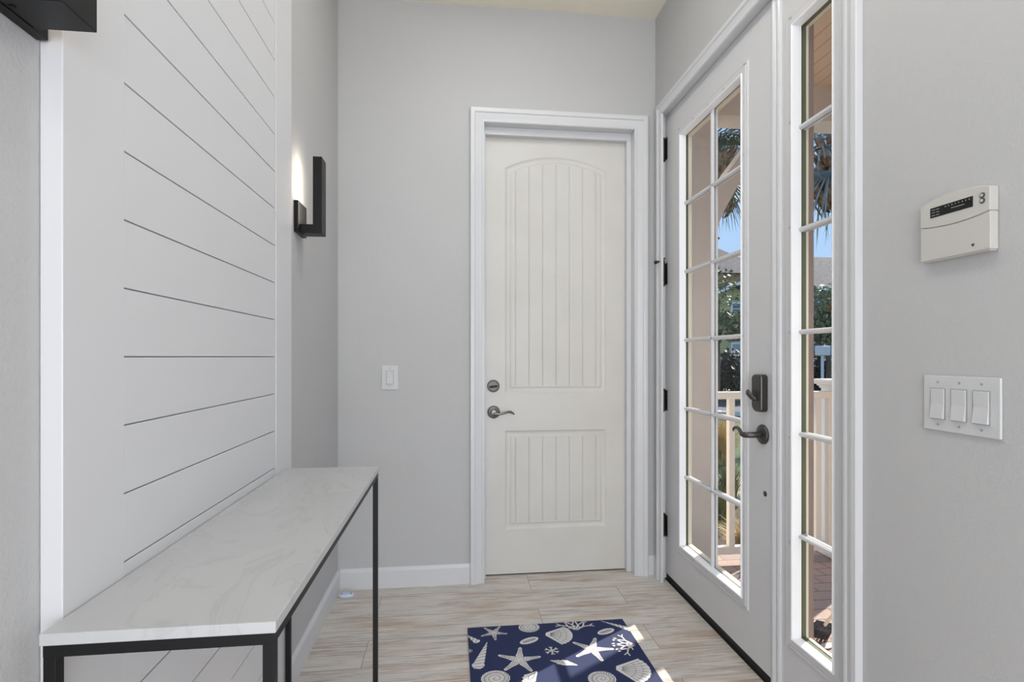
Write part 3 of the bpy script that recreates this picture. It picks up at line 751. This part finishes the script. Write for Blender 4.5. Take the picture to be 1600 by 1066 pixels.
def auger(tx, ty, bx, by, wd, turns=9):
    dx, dy = bx - tx, by - ty; l_ = math.hypot(dx, dy); ux, uy = dx / l_, dy / l_; nx, ny = -uy, ux
    A = []; B = []
    for k in range(turns * 4 + 1):
        t = k / (turns * 4); ww = wd * (t ** .9) * (.88 + .12 * abs(math.sin(t * turns * PI))) if t < .85 else wd * (1 - ((t - .85) / .15) ** 2 * .55)
        p = (tx + dx * t, ty + dy * t); A.append((p[0] + nx * ww, p[1] + ny * ww)); B.append((p[0] - nx * ww, p[1] - ny * ww))
    for k in range(len(A) - 1): flat([A[k], A[k + 1], B[k + 1], B[k]])
    for q in range(1, turns):
        t = q / turns; i = int(t * turns * 4); j = min(i + 3, len(B) - 1); line([A[i], B[j]], .0014)
def coral(cx, cy, R, rot, n=4, spread=1.5, depth=3):
    def br(x, y, a, l_, d):
        x2, y2 = x + l_ * math.cos(a), y + l_ * math.sin(a); line([(x, y), (x2, y2)], .0026 + .0006 * d, 0, 1)
        if d > 0:
            br(x2, y2, a + .55, l_ * .72, d - 1); br(x2, y2, a - .5, l_ * .68, d - 1)
            if d > 1: br(x + .55 * l_ * math.cos(a), y + .55 * l_ * math.sin(a), a + 1.0, l_ * .5, 0)
    for k in range(n): br(cx, cy, rot + (k - (n - 1) / 2) * spread / max(1, n - 1), R * .42, depth - 1)
def conch(cx, cy, l_, wd, rot):
    c, s_ = math.cos(rot), math.sin(rot); T = lambda u, v: (cx + u * c - v * s_, cy + u * s_ + v * c)
    flat([T(l_ * u, wd * v) for u, v in ((-1, 0), (-.6, .28), (-.45, .62), (-.25, .55), (-.15, .95), (.05, .82), (.18, 1), (.4, .7), (1, .05), (.98, -.12), (.4, -.55), (0, -.9), (-.2, -.75), (-.35, -.85), (-.5, -.45), (-.7, -.4))])
    flat([T(l_ * u, wd * v) for u, v in ((-.1, .1), (.15, .4), (.5, .28), (.85, 0), (.4, -.25), (.05, -.3))], .0002, 2)
    flat([T(l_ * u, wd * v) for u, v in ((-.02, .08), (.18, .28), (.45, .18), (.7, 0), (.35, -.15), (.08, -.18))], .0003, 1)
    for u in (-.75, -.55, -.38, -.2): line([T(l_ * u, -wd * .5), T(l_ * (u + .1), wd * .5)], .0011)
starfish(.178, 2.264, .060, -.25)
starfish(.262, 2.050, .090, .14)
starfish(.568, 2.092, .090, -.10)
nautilus(.337, 2.292, .046)
cowrie(.322, 2.185, .044, .021, .42); cowrie(.664, 2.220, .043, .020, .38)
scallop(.408, 2.226, .105, -.26, 1.35)
coral(.538, 2.245, .11, 1.45, 4, 1.6)
auger(.146, 2.196, .094, 2.010, .026)
conch(.432, 2.012, .056, .020, -.42)
coral(.402, 2.100, .042, 0, 6, 2 * PI * 5 / 6, 2)
coral(.752, 2.105, .105, 3.0, 4, 1.5)
scallop(.634, 1.952, .118, -.33, 1.35)
nautilus(.160, 1.942, .054, 1); nautilus(.552, 1.895, .052, 2)
conch(.285, 1.925, .055, .030, .9)
auger(.665, 2.312, .790, 2.215, .018, 8)
auger(.06, 2.262, .108, 2.195, .017, 4)
nautilus(.066, 2.134, .016)
# the print goes on towards the camera
for (fn, a) in ((starfish, (.42, 1.72, .09, .5)), (scallop, (.16, 1.72, .11, .6)), (cowrie, (.62, 1.74, .044, .021, -.5)), (nautilus, (.30, 1.52, .052)), (starfish, (.60, 1.50, .085, .2)),
                (auger, (.72, 1.72, .69, 1.56, .024)), (coral, (.14, 1.42, .1, 1.2)), (conch, (.44, 1.36, .056, .024, .3)), (scallop, (.60, 1.30, .1, 1.2)), (cowrie, (.20, 1.30, .044, .021, .9)), (cowrie, (.36, 1.86, .040, .019, -.2))): fn(*a)
mt = dm.build('doormat', [M['navy'], M['sand'], M['ink']])
tag(mt, 'navy blue doormat printed with sand coloured starfish, shells and coral on the plank floor', 'doormat')

# ------------------------------------------------------------------ bodies of the added fill lamps, unseen above the frame
cl = thing('fill_pendant', (.3, 1.3, CZ), 'added white bowl pendant, unseen above the frame, for brightening the ceiling', 'ceiling light')
m = MB(); m.lathe([(.06, -.001), (.06, -.015), (.045, -.028), (0, -.03)], (.3, 1.3, CZ), (0, 0, 1), 30); m.build('canopy', M['lampbody'], cl, smooth=35)
m = MB(); m.tube([(.3, 1.3, CZ - .028), (.3, 1.3, 2.45)], .006, 10); m.build('rod', M['lampbody'], cl, smooth=50)
m = MB(); m.lathe([(.0, -.06), (.08, -.052), (.15, -.02), (.19, .03), (.20, .06), (.195, .06), (.183, .03), (.145, -.012), (.08, -.042), (0, -.05)], (.3, 1.3, 2.48), (0, 0, 1), 40); m.build('bowl', M['lampbody'], cl, smooth=35)

for y_, lb in ((-.5, 'added white disc lamp, unseen fill where the foyer opens to the living room'), (.7, 'added white disc lamp, unseen fill over the near table end'), (1.9, 'added white disc lamp, unseen fill over the doormat')):
    fl_ = thing('fill_disc', (.27, y_, CZ), lb, 'ceiling light', 'added disc lamps above the frame')
    m = MB(); m.lathe([(.20, -.0005), (.21, .008), (.205, .016), (.19, .018), (.185, .010), (0, .010)], (.27, y_, CZ), (0, 0, -1), 40); m.build('lamp_rim', M['lampbody'], fl_, smooth=35)

# ================================================================== OUTSIDE
PF = -.15                                           # porch floor level
EX = RX + .16                                       # outer face of the door wall
struct('porch_floor', MB().box(EX - .0, 2.86, -.6, 3.50, PF - .45, PF), M['paver'])
struct('porch_step', MB().box(RX + .05, EX + .02, 1.377, 2.737, PF, -.002), M['extcream'])
struct('porch_ceiling', MB().box(EX, 2.75, -.6, 3.5, 2.96, 3.06), M['soffit'])
m = MB(); m.box(EX, 1.662, 3.2, 3.40, PF, 2.96); struct('wall_porch', m, M['stucco'])
m = MB(); m.box(1.662, 2.78, 3.16, 3.34, 2.735, 2.96); m.box(2.58, 2.78, -.6, 3.16, 2.76, 2.96)
struct('porch_beam', m, M['stucco'])
m = MB()
low = [(1.662, 1.80), (1.676, 1.90), (1.697, 2.009), (1.72, 2.078), (1.745, 2.138), (1.783, 2.205), (1.828, 2.285), (1.90, 2.39), (1.99, 2.50), (2.10, 2.61), (2.25, 2.735)]
up = [(2.03, 2.735), (1.95, 2.635), (1.837, 2.481), (1.789, 2.42), (1.732, 2.335), (1.662, 2.245)]
m.prism(low + up, 'Y', 3.215, 3.33); struct('porch_brace', m, M['stucco'], bevel=.004)
# brick-side outside of the house beyond the porch wall
rl = thing('porch_railing', (2.0, 3.25, PF), 'cream painted porch railing with square balusters outside the glass door', 'railing')
m = MB(); m.box(1.664, 2.539, 3.215, 3.275, .925, .972); m.build('top_rail', M['railpaint'], rl, bevel=.004)
m = MB(); m.box(1.664, 2.524, 3.225, 3.265, -.085, -.035); m.build('bottom_rail', M['railpaint'], rl, bevel=.003)
for k in range(8):
    x = 1.667 + k * .1215 if k < 7 else 2.485
    m = MB(); m.box(x, x + .039, 3.226, 3.264, -.035, .925); m.build('baluster', M['railpaint'], rl, bevel=.002)
nw = thing('porch_column', (2.67, 3.245, PF), 'cream capped pedestal at the railing end with an unseen shaft added to block sun', 'column')
cx_, cy_ = 2.67, 3.245
m = MB(); m.box(cx_ - .13, cx_ + .13, cy_ - .125, cy_ + .125, PF + .0005, .985); m.build('pedestal', M['railpaint'], nw, bevel=.004)
m = MB()
for (h, z0, z1) in ((.138, .985, 1.0), (.148, 1.0, 1.012), (.160, 1.012, 1.028), (.170, 1.028, 1.047)): m.box(cx_ - h, cx_ + h, cy_ - h, cy_ + h, z0, z1)
m.build('pedestal_cap', M['railpaint'], nw, bevel=.004)
m = MB()
for (h, z0, z1) in ((.155, PF + .0006, -.06), (.145, -.06, -.035)): m.box(cx_ - h, cx_ + h, cy_ - h, cy_ + h, z0, z1)
m.build('pedestal_base', M['railpaint'], nw, bevel=.004)
m = MB(); m.box(2.60, 2.74, cy_ - .07, cy_ + .06, 1.0475, 2.7345); m.build('sun_block_shaft', M['railpaint'], nw, bevel=.004)  # unseen shaft, added to block most of the sun through the door
# broom
bv = Vector((1.735, 2.34, PF)); ba = Vector((-.085, -.21, .20)).normalized()
bl = thing('broom', bv, 'broom with dark bristles and pale thin handle standing on the porch pavers', 'broom')
m = MB()
def bp(u, h_, d): # u across the head, h along the handle, d thickness
    ac = Vector((.85, -.53, 0)); ac = (ac - ba * ac.dot(ba)).normalized(); dc = ba.cross(ac); return bv + Vector((0, 0, .004)) + ba * h_ + ac * u + dc * d
for i in range(26):
    for j in range(5):
        u = -.036 + .072 * i / 25 + random.uniform(-.004, .004); d = -.018 + .036 * j / 4
        p0 = bp(u * .82, .165, d * .7); p1 = bp(u * 1.12, .012 + random.uniform(0, .012), d * 1.1)
        m.tube([p0, p1], [.0022, .0016], 4)
core = [m.v(*bp(u, h_, d)) for u, d, h_ in [(a_ * (.034 if h_ > .1 else .038), b_ * (.013 if h_ > .1 else .019), h_) for h_ in (.165, .05) for a_, b_ in ((-1, -1), (1, -1), (1, 1), (-1, 1))]]
for f in ((0, 1, 2, 3), (7, 6, 5, 4), (0, 4, 5, 1), (1, 5, 6, 2), (2, 6, 7, 3), (3, 7, 4, 0)): m.face([core[i] for i in f])
m.build('bristles', M['bristle'], bl)
m = MB(); q = [bp(u, h_, d) for u in (-.034, .034) for d in (-.016, .016) for h_ in (.150, .195)]
vv = [m.v(*p) for p in q]
for f in ((0, 1, 3, 2), (4, 6, 7, 5), (0, 4, 5, 1), (2, 3, 7, 6), (0, 2, 6, 4), (1, 5, 7, 3)): m.face([vv[i] for i in f])
m.build('broom_head', M['bristle'], bl, bevel=.004)
m = MB(); m.tube([bp(0, .19, 0), bp(0, 1.5, 0)], [.007, .007], 10); m.build('handle', M['handle'], bl, smooth=50)
# fallen leaves
def leaf(x, y, a, s_, label):
    m = MB(); n = 10; top = []; bot = []
    for k in range(n + 1):
        t = k / n; w_ = .2 * math.sin(PI * t ** .8) * s_; zz = PF + .006 + .035 * s_ * 4 * (t - .5) ** 2
        c, q = math.cos(a), math.sin(a); u = (t - .5) * s_
        top.append((x + u * c - w_ * q, y + u * q + w_ * c, zz + .01 * s_)); bot.append((x + u * c + w_ * q, y + u * q - w_ * c, zz + .01 * s_))
        if k: 
            A = [m.v(*top[-2]), m.v(*top[-1]), m.v(x + u * c, y + u * q, zz), m.v(x + (u - s_ / n) * c, y + (u - s_ / n) * q, zz)]; m.face(A)
            B = [m.v(*bot[-2]), m.v(*bot[-1]), m.v(x + u * c, y + u * q, zz), m.v(x + (u - s_ / n) * c, y + (u - s_ / n) * q, zz)]; m.face(B)
    o = m.build('fallen_leaf', M['dryleaf']); so = o.modifiers.new('thick', 'SOLIDIFY'); so.thickness = .0012
    tag(o, label, 'leaf', 'dry leaves on the porch floor')
leaf(1.70, 3.02, .5, .13, 'pale dry leaf on the porch pavers in front of the railing')
leaf(1.735, 2.26, .35, .10, 'pale dry leaf on the pavers beside the broom bristles')
leaf(1.66, 2.19, -.1, .09, 'pale narrow dry leaf nearest the sidelight bottom')

# ---- yard: bands perpendicular to the view through the door (direction F)
F = Vector((.60, .80, 0)); G = Vector((.80, -.60, 0)); GZ = -.6
def band(name, m_, r0, r1, z, th=.2, t0=-22, t1=22):
    m = MB(); P = [F * r + G * t for r, t in ((r0, t0), (r0, t1), (r1, t1), (r1, t0))]
    m.prism([(p.x, p.y) for p in P], 'Z', z - th, z); struct(name, m, m_)
# planting bed starts outside the porch slab
m = MB(); m.box(EX + .3, 14, 3.52, 4.6, GZ - .2, GZ); m.box(2.88, 14, -3, 3.52, GZ - .2, GZ)
struct('planting_bed', m, M['mulch'])
m = MB(); m.box(-4, 3.0, 4.6, 14, GZ - .2, GZ); 
band('garden_bed', M['mulch'], 4.6, 6.9, GZ - .005, t0=-4, t1=3.4); m.bm.free()
band('garden_path', M['gravel'], 6.9, 8.5, GZ + .0, t0=-9, t1=9)
band('lawn', M['lawn'], 8.5, 17.3, GZ - .01)
band('kerb', M['kerb'], 17.3, 17.7, GZ + .10, .35)
band('road', M['road'], 17.7, 23, GZ - .05)
band('far_lawn', M['lawn'], 23, 75, GZ - .0, t0=-45, t1=45)

def tuft(x, y, n, h, spread, m_, label, grp, seed):
    rnd = random.Random(seed); m = MB()
    for i in range(n):
        a = rnd.uniform(0, 2 * PI); r0 = rnd.uniform(0, .10); ln = h * rnd.uniform(.6, 1.1); out = spread * rnd.uniform(.15, 1) ; b_ = rnd.uniform(0, 2 * PI)
        base = Vector((x + r0 * math.cos(b_), y + r0 * math.sin(b_), GZ)); d = Vector((math.cos(a), math.sin(a), 0)); sd = Vector((-d.y, d.x, 0)); wv = rnd.uniform(.004, .009)
        pr = None
        for k in range(5):
            t = k / 4; p = base + d * out * t * t + Vector((0, 0, ln * (t - .28 * t * t * (out / spread) * 1.4))); q = wv * (1 - t * .9)
            c = (m.v(*(p - sd * q)), m.v(*(p + sd * q)))
            if pr: m.face([pr[0], pr[1], c[1], c[0]])
            pr = c
    return tag(m.build('ornamental_grass', m_), label, 'grass', grp)
def at(px, zc): # point of the ground plan zc metres in front of the camera for a view column
    a = (px - 800) / 820; th = math.atan(93.5 / 820); c, s_ = math.cos(th), math.sin(th); return zc * (a * c + s_), zc * (c - a * s_)
gx, gy = at(1129, 8.8); tuft(gx, gy, 700, .95, .75, M['grassg'], 'tall golden feathery grass clump beyond the gravel path', 'ornamental grasses in the bed', 1)
gx, gy = at(1200, 9.6); tuft(gx, gy, 500, .85, .65, M['grassg'], 'golden grass clump hidden mostly behind the door edge', 'ornamental grasses in the bed', 2)
gx, gy = at(1138, 6.3); tuft(gx, gy, 450, .62, .45, M['grass2'], 'olive green grass clump in front of the gravel path', 'ornamental grasses in the bed', 3)
gx, gy = at(1122, 5.45); tuft(gx, gy, 450, .55, .38, M['grass2'], 'low green grass clump just beyond the porch railing', 'ornamental grasses in the bed', 4)
gx, gy = at(1165, 4.70); tuft(gx, gy, 380, .42, .34, M['grassg'], 'dry tan grass clump closest to the railing', 'ornamental grasses in the bed', 5)

def foliage(m, cx, cy, cz, rx, ry, rz, n, size, seed):
    rnd = random.Random(seed)
    for i in range(n):
        v = Vector((rnd.gauss(0, 1), rnd.gauss(0, 1), rnd.gauss(0, 1))).normalized() * (rnd.random() ** .45)
        p = Vector((cx + v.x * rx, cy + v.y * ry, cz + v.z * rz)); u = Vector((rnd.gauss(0, 1), rnd.gauss(0, 1), rnd.gauss(0, 1))).normalized()
        t = u.cross(Vector((rnd.gauss(0, 1), rnd.gauss(0, 1), 1))).normalized(); s_ = size * rnd.uniform(.6, 1.3)
        m.face([m.v(*(p - u * s_)), m.v(*(p + t * s_ * .45)), m.v(*(p + u * s_)), m.v(*(p - t * s_ * .45))])
def tree(name, x, y, label, grp, blobs, trunk, seed, lm='leaf', blossom=None):
    t = thing(name, (x, y, GZ), label, 'tree', grp)
    m = MB()
    for i, (dx, dy, z, rx, rz, n, sz) in enumerate(blobs): foliage(m, x + dx, y + dy, z, rx, rx, rz, n, sz, seed + i)
    m.build('foliage', M[lm], t)
    m = MB(); zt = max(b[2] for b in blobs)
    m.tube([(x, y, GZ), (x + .05, y, GZ + (zt - GZ) * .4), (x - .04, y + .03, zt)], [trunk, trunk * .8, trunk * .4], 10)
    for b in blobs: m.tube([(x, y, GZ + (zt - GZ) * .45), (x + b[0] * .6, y + b[1] * .6, b[2] - b[4] * .2)], [trunk * .45, trunk * .2], 8)
    m.build('trunk', M['bark'], t, smooth=50)
    if blossom:
        m = MB(); foliage(m, x + blossom[0], y + blossom[1], blossom[2], blossom[3], blossom[3], blossom[3], 260, .09, seed + 50); part(m.build('blossoms', M['leafo'], t), 'orange blossoms')
x, y = at(1120, 20)
tree('garden_tree', x, y, 'leafy green tree in front of the olive gabled house, seen through the door glass', 'trees across the street',
     [(.55, -.3, 2.35, 1.05, .55, 2200, .11), (-.6, .4, 2.5, .9, .7, 1200, .11), (.3, .2, 3.6, 1.1, .7, 260, .09), (0, 0, 4.2, .8, .5, 140, .09)], .10, 11)
x, y = at(1293, 19)
tree('garden_tree', x, y, 'sparse tree with orange blossoms in front of the grey blue house, seen through the sidelight', 'trees across the street',
     [(0, 0, 2.3, 1.1, .8, 1700, .10), (.3, .2, 3.2, 1.0, .7, 700, .10), (-.6, .3, 2.2, .8, .6, 700, .10)], .09, 21, 'leaf', (-.22, -.8, 2.9, .28))
# hedge: uncountable shrubs run together
m = MB()
for i in range(18):
    t = -8 + i * 1.15; p = F * (24.2 + .5 * math.sin(i * 2.1)) + G * t
    foliage(m, p.x, p.y, .35 + .12 * math.sin(i * 1.7), .95, .8, 1.15, 1300, .13, 300 + i)
o = m.build('hedge', M['leafd']); tag(o, 'long dark green hedge across the street below the house windows', 'hedge', kind='stuff')

# mailbox
x, y = at(1285, 12); mb_ = thing('mailbox', (x, y, GZ), 'pale square mailbox on a thin post by the street, seen through the sidelight', 'mailbox')
m = MB(); m.box(x - .10, x + .10, y - .13, y + .13, 1.23, 1.45); m.build('mailbox_body', M['mailbox'], mb_, bevel=.02, segs=3)
m = MB(); m.box(x - .022, x + .022, y - .022, y + .022, GZ - .009, 1.23); m.build('mailbox_post', M['mailbox'], mb_)

# ---- palms
def palm(x, y, zc_, label, fm, seed, fronds, R, lean=(0, 0)):
    rnd = random.Random(seed); t = thing('fan_palm', (x, y, GZ), label, 'palm tree', 'fan palms in the front garden')
    m = MB(); hh = zc_ - GZ
    bx_, by_ = x - lean[0], y - lean[1]
    m.tube([(bx_, by_, GZ - .01), (bx_ + lean[0] * .2, by_ + lean[1] * .2, GZ + hh * .5), (x - lean[0] * .15, y - lean[1] * .15, zc_ - 1.3), (x, y, zc_ - .2)], [.20, .16, .19, .26], 14); m.build('trunk', M['bark'], t, smooth=50)
    m = MB()
    for i in range(70):
        a = i * 2.399; z = zc_ - 1.35 + 1.35 * i / 70; r = .22 + .04 * (i % 3)
        d = Vector((math.cos(a), math.sin(a), 0)); s_ = Vector((-d.y, d.x, 0)); b = Vector((x, y, z)) + d * r
        tip = b + d * (.14 + .10 * rnd.random()) + Vector((0, 0, .34)); w_ = .09
        v = [m.v(*(b - s_ * w_)), m.v(*(b + s_ * w_)), m.v(*(tip + s_ * w_ * .35)), m.v(*(tip - s_ * w_ * .35))]; v2 = [m.v(*(q.co + d * .03)) for q in v]
        m.face(v); m.face(v2[::-1])
        for k in range(4): m.face([v[k], v[(k + 1) % 4], v2[(k + 1) % 4], v2[k]])
    m.build('leaf_bases', M['boot'], t)
    for i in range(fronds):
        m = MB()
        a = 2 * PI * i / fronds + rnd.uniform(-.2, .2); el = rnd.choice((-.9, -.55, -.25, .1, .45, .8, 1.1)); ln = R * rnd.uniform(.45, .65)
        d = Vector((math.cos(a) * math.cos(el), math.sin(a) * math.cos(el), math.sin(el)))
        b = Vector((x, y, zc_)); hub = b + d * ln + Vector((0, 0, -.10 * ln))
        m.tube([b, b + d * ln * .5, hub], [.022, .015, .011], 6)
        up_ = Vector((0, 0, 1)); s_ = d.cross(up_).normalized(); nn = s_.cross(d).normalized()
        K = 30
        for k in range(K):
            ph = -1.75 + 3.5 * k / (K - 1); bl_ = R * (.85 - .12 * abs(ph)) * rnd.uniform(.85, 1.1)
            dd = (d * math.cos(ph) + s_ * math.sin(ph) + nn * .12 * (1 if k % 2 else -.3)).normalized(); sw_ = dd.cross(nn).normalized()
            pr = None
            for q in range(5):
                tt = q / 4; p = hub + dd * bl_ * tt + Vector((0, 0, -.42 * bl_ * tt ** 2.2)); ww = .020 * (.45 + 1.4 * tt if tt < .4 else (1.0 - tt) * 1.65 + .03)
                c = (m.v(*(p - sw_ * ww)), m.v(*(p + nn * ww * .4)), m.v(*(p + sw_ * ww)))
                if pr: m.face([pr[0], pr[1], c[1], c[0]]); m.face([pr[1], pr[2], c[2], c[1]])
                pr = c
        m.build('frond', M[fm], t)
x, y = at(1119, 12); palm(x, y, 5.75, 'fan palm seen through the glass door, brown trunk top and spiky fronds', 'frond', 5, 24, 1.3, (.75, -.4))
x, y = at(1310, 10); palm(x, y, 5.25, 'fan palm with drooping fronds seen through the narrow sidelight', 'frond2', 9, 26, 1.4, (-.8, .5))

# ---- houses across the street
def hwindow(par, x0, x1, z0, z1, y, blind=False):
    m = MB(); m.sweep('Y', y, x0, x1, z0, z1, [(0, 0), (0, .05), (.14, .05), (.14, 0)], closed=True); f = m.build('window', M['white'], par)
    m = MB(); m.box(x0, x1, y - .02, y - .005, z0, z1); m.build('pane', M['winglass'], f)
    m = MB(); m.box(x0, x1, y - .04, y - .021, (z0 + z1) / 2 - .03, (z0 + z1) / 2 + .03); m.build('window_rail', M['white'], f)
    if blind: m = MB(); m.box(x0, x1, y - .034, y - .021, (z0 + z1) / 2 + .03, z1); m.build('blind', M['blind'], f)
HY = 37.0
ha = thing('house', (21, HY, GZ), 'two storey house with olive siding and white trimmed gable across the street', 'house', 'houses across the street')
m = MB(); m.prism([(17.3, GZ), (24.5, GZ), (24.5, 5.0), (21.0, 6.35), (17.3, 5.0)], 'Y', HY, HY + 4); m.build('gable_wall', M['olivewall'], ha)
m = MB(); m.box(15.5, 25.0, HY + 2, HY + 9, 4.9, 7.75); m.build('upper_wall', M['tanwall'], ha)
m = MB(); zr = 7.7
v = [m.v(15.0, HY + 1.4, zr), m.v(25.4, HY + 1.4, zr), m.v(25.4, HY + 9.6, zr), m.v(15, HY + 9.6, zr), m.v(20.4, HY + 5.4, 10.4), m.v(22.6, HY + 5.4, 10.4)]
for f in ((0, 1, 5, 4), (1, 2, 5), (2, 3, 4, 5), (3, 0, 4), (0, 3, 2, 1)): m.face([v[i] for i in f])
m.build('upper_roof', M['roof'], ha)
m = MB()
for sg in (-1, 1):
    p = [(21.0, 6.75), (21.0 + sg * 4.0, 5.05), (21.0 + sg * 4.0, 4.8), (21.0, 6.5)]
    m.prism(p, 'Y', HY - .5, HY + 2.4)
m.build('gable_roof', M['roof'], ha)
m = MB()
for sg in (-1, 1): m.prism([(21.0, 6.76), (21.0 + sg * 4.05, 5.06), (21.0 + sg * 4.05, 4.82), (21.0, 6.50)], 'Y', HY - .62, HY - .5)
m.build('fascia', M['white'], ha)
hwindow(ha, 20.75, 21.35, 4.4, 5.15, HY); hwindow(ha, 20.75, 21.45, .4, 2.15, HY, True); hwindow(ha, 22.9, 23.7, .4, 2.15, HY, True)
# cupola on the roof ridge
m = MB(); cx_, cy_ = 21.75, HY + 5.4
m.box(cx_ - .45, cx_ + .45, cy_ - .45, cy_ + .45, 10.2, 11.2); cu = m.build('cupola', M['tanwall'], ha)
m = MB(); m.lathe([(.85, 0), (.6, .25), (.35, .55), (.12, .9), (.1, 1.1), (.16, 1.2), (.03, 1.45)], (cx_, cy_, 11.2), (0, 0, 1), 8); m.build('cupola_roof', M['roof'], cu)
m = MB(); m.box(cx_ - .25, cx_ + .25, cy_ - .48, cy_ - .45, 10.55, 11.1); m.build('cupola_window', M['white'], cu)
hb = thing('house', (31, HY, GZ), 'grey blue two storey house with brown roof across the street, right of the olive one', 'house', 'houses across the street')
m = MB(); m.box(26.3, 36, HY, HY + 8, GZ, 6.4); m.build('wall', M['bluelap'], hb)
m = MB(); zr = 6.3
v = [m.v(25.45, HY - .6, zr), m.v(36.6, HY - .6, zr), m.v(36.6, HY + 8.6, zr), m.v(25.45, HY + 8.6, zr), m.v(25.45, HY + 4, 9.6), m.v(36.6, HY + 4, 9.6)]
for f in ((0, 1, 5, 4), (1, 2, 5), (2, 3, 4, 5), (3, 0, 4), (0, 3, 2, 1)): m.face([v[i] for i in f])
m.build('roof', M['roof'], hb)
m = MB(); m.box(25.45, 36.6, HY - .72, HY - .6, 6.15, 6.4); m.build('fascia', M['white'], hb)
m = MB(); m.box(28.35, 28.6, HY - .03, HY, GZ, 6.2); m.build('corner_board', M['white'], hb)
for xx in (27.2, 29.4, 31.8): hwindow(hb, xx, xx + .9, 3.9, 5.3, HY)
for xx in (27.2, 29.4): hwindow(hb, xx, xx + .9, .6, 2.2, HY)
# flag on the olive house
fg = thing('flag', (21.85, HY - .1, 1.6), 'striped flag with a blue corner hanging from a pole on the olive house', 'flag')
m = MB(); m.tube([(21.2, HY - .05, 2.05), (21.5, HY - 1.0, 2.75)], [.02, .02], 8); m.build('pole', M['white'], fg)
def fpt(u, v): return (21.42 + .5 * u + .06 * math.sin(4 * v + 2 * u), HY - .95 + .25 * u + .07 * math.sin(5 * v), 2.65 - 1.5 * v - .35 * u)
for k in range(7):
    pass
m = MB(); n = 13
for k in range(n):
    for j in range(8):
        u0, u1, v0, v1 = k / n, (k + 1) / n, j / 8, (j + 1) / 8
        m.mi = 2 if (u0 > .45 and v0 < .4) else (0 if k % 2 == 0 else 1)
        m.face([m.v(*fpt(u0, v0)), m.v(*fpt(u1, v0)), m.v(*fpt(u1, v1)), m.v(*fpt(u0, v1))])
o = m.build('cloth', [M['flagred'], M['flagwhite'], M['flagblue']], fg); so = o.modifiers.new('thick', 'SOLIDIFY'); so.thickness = .008
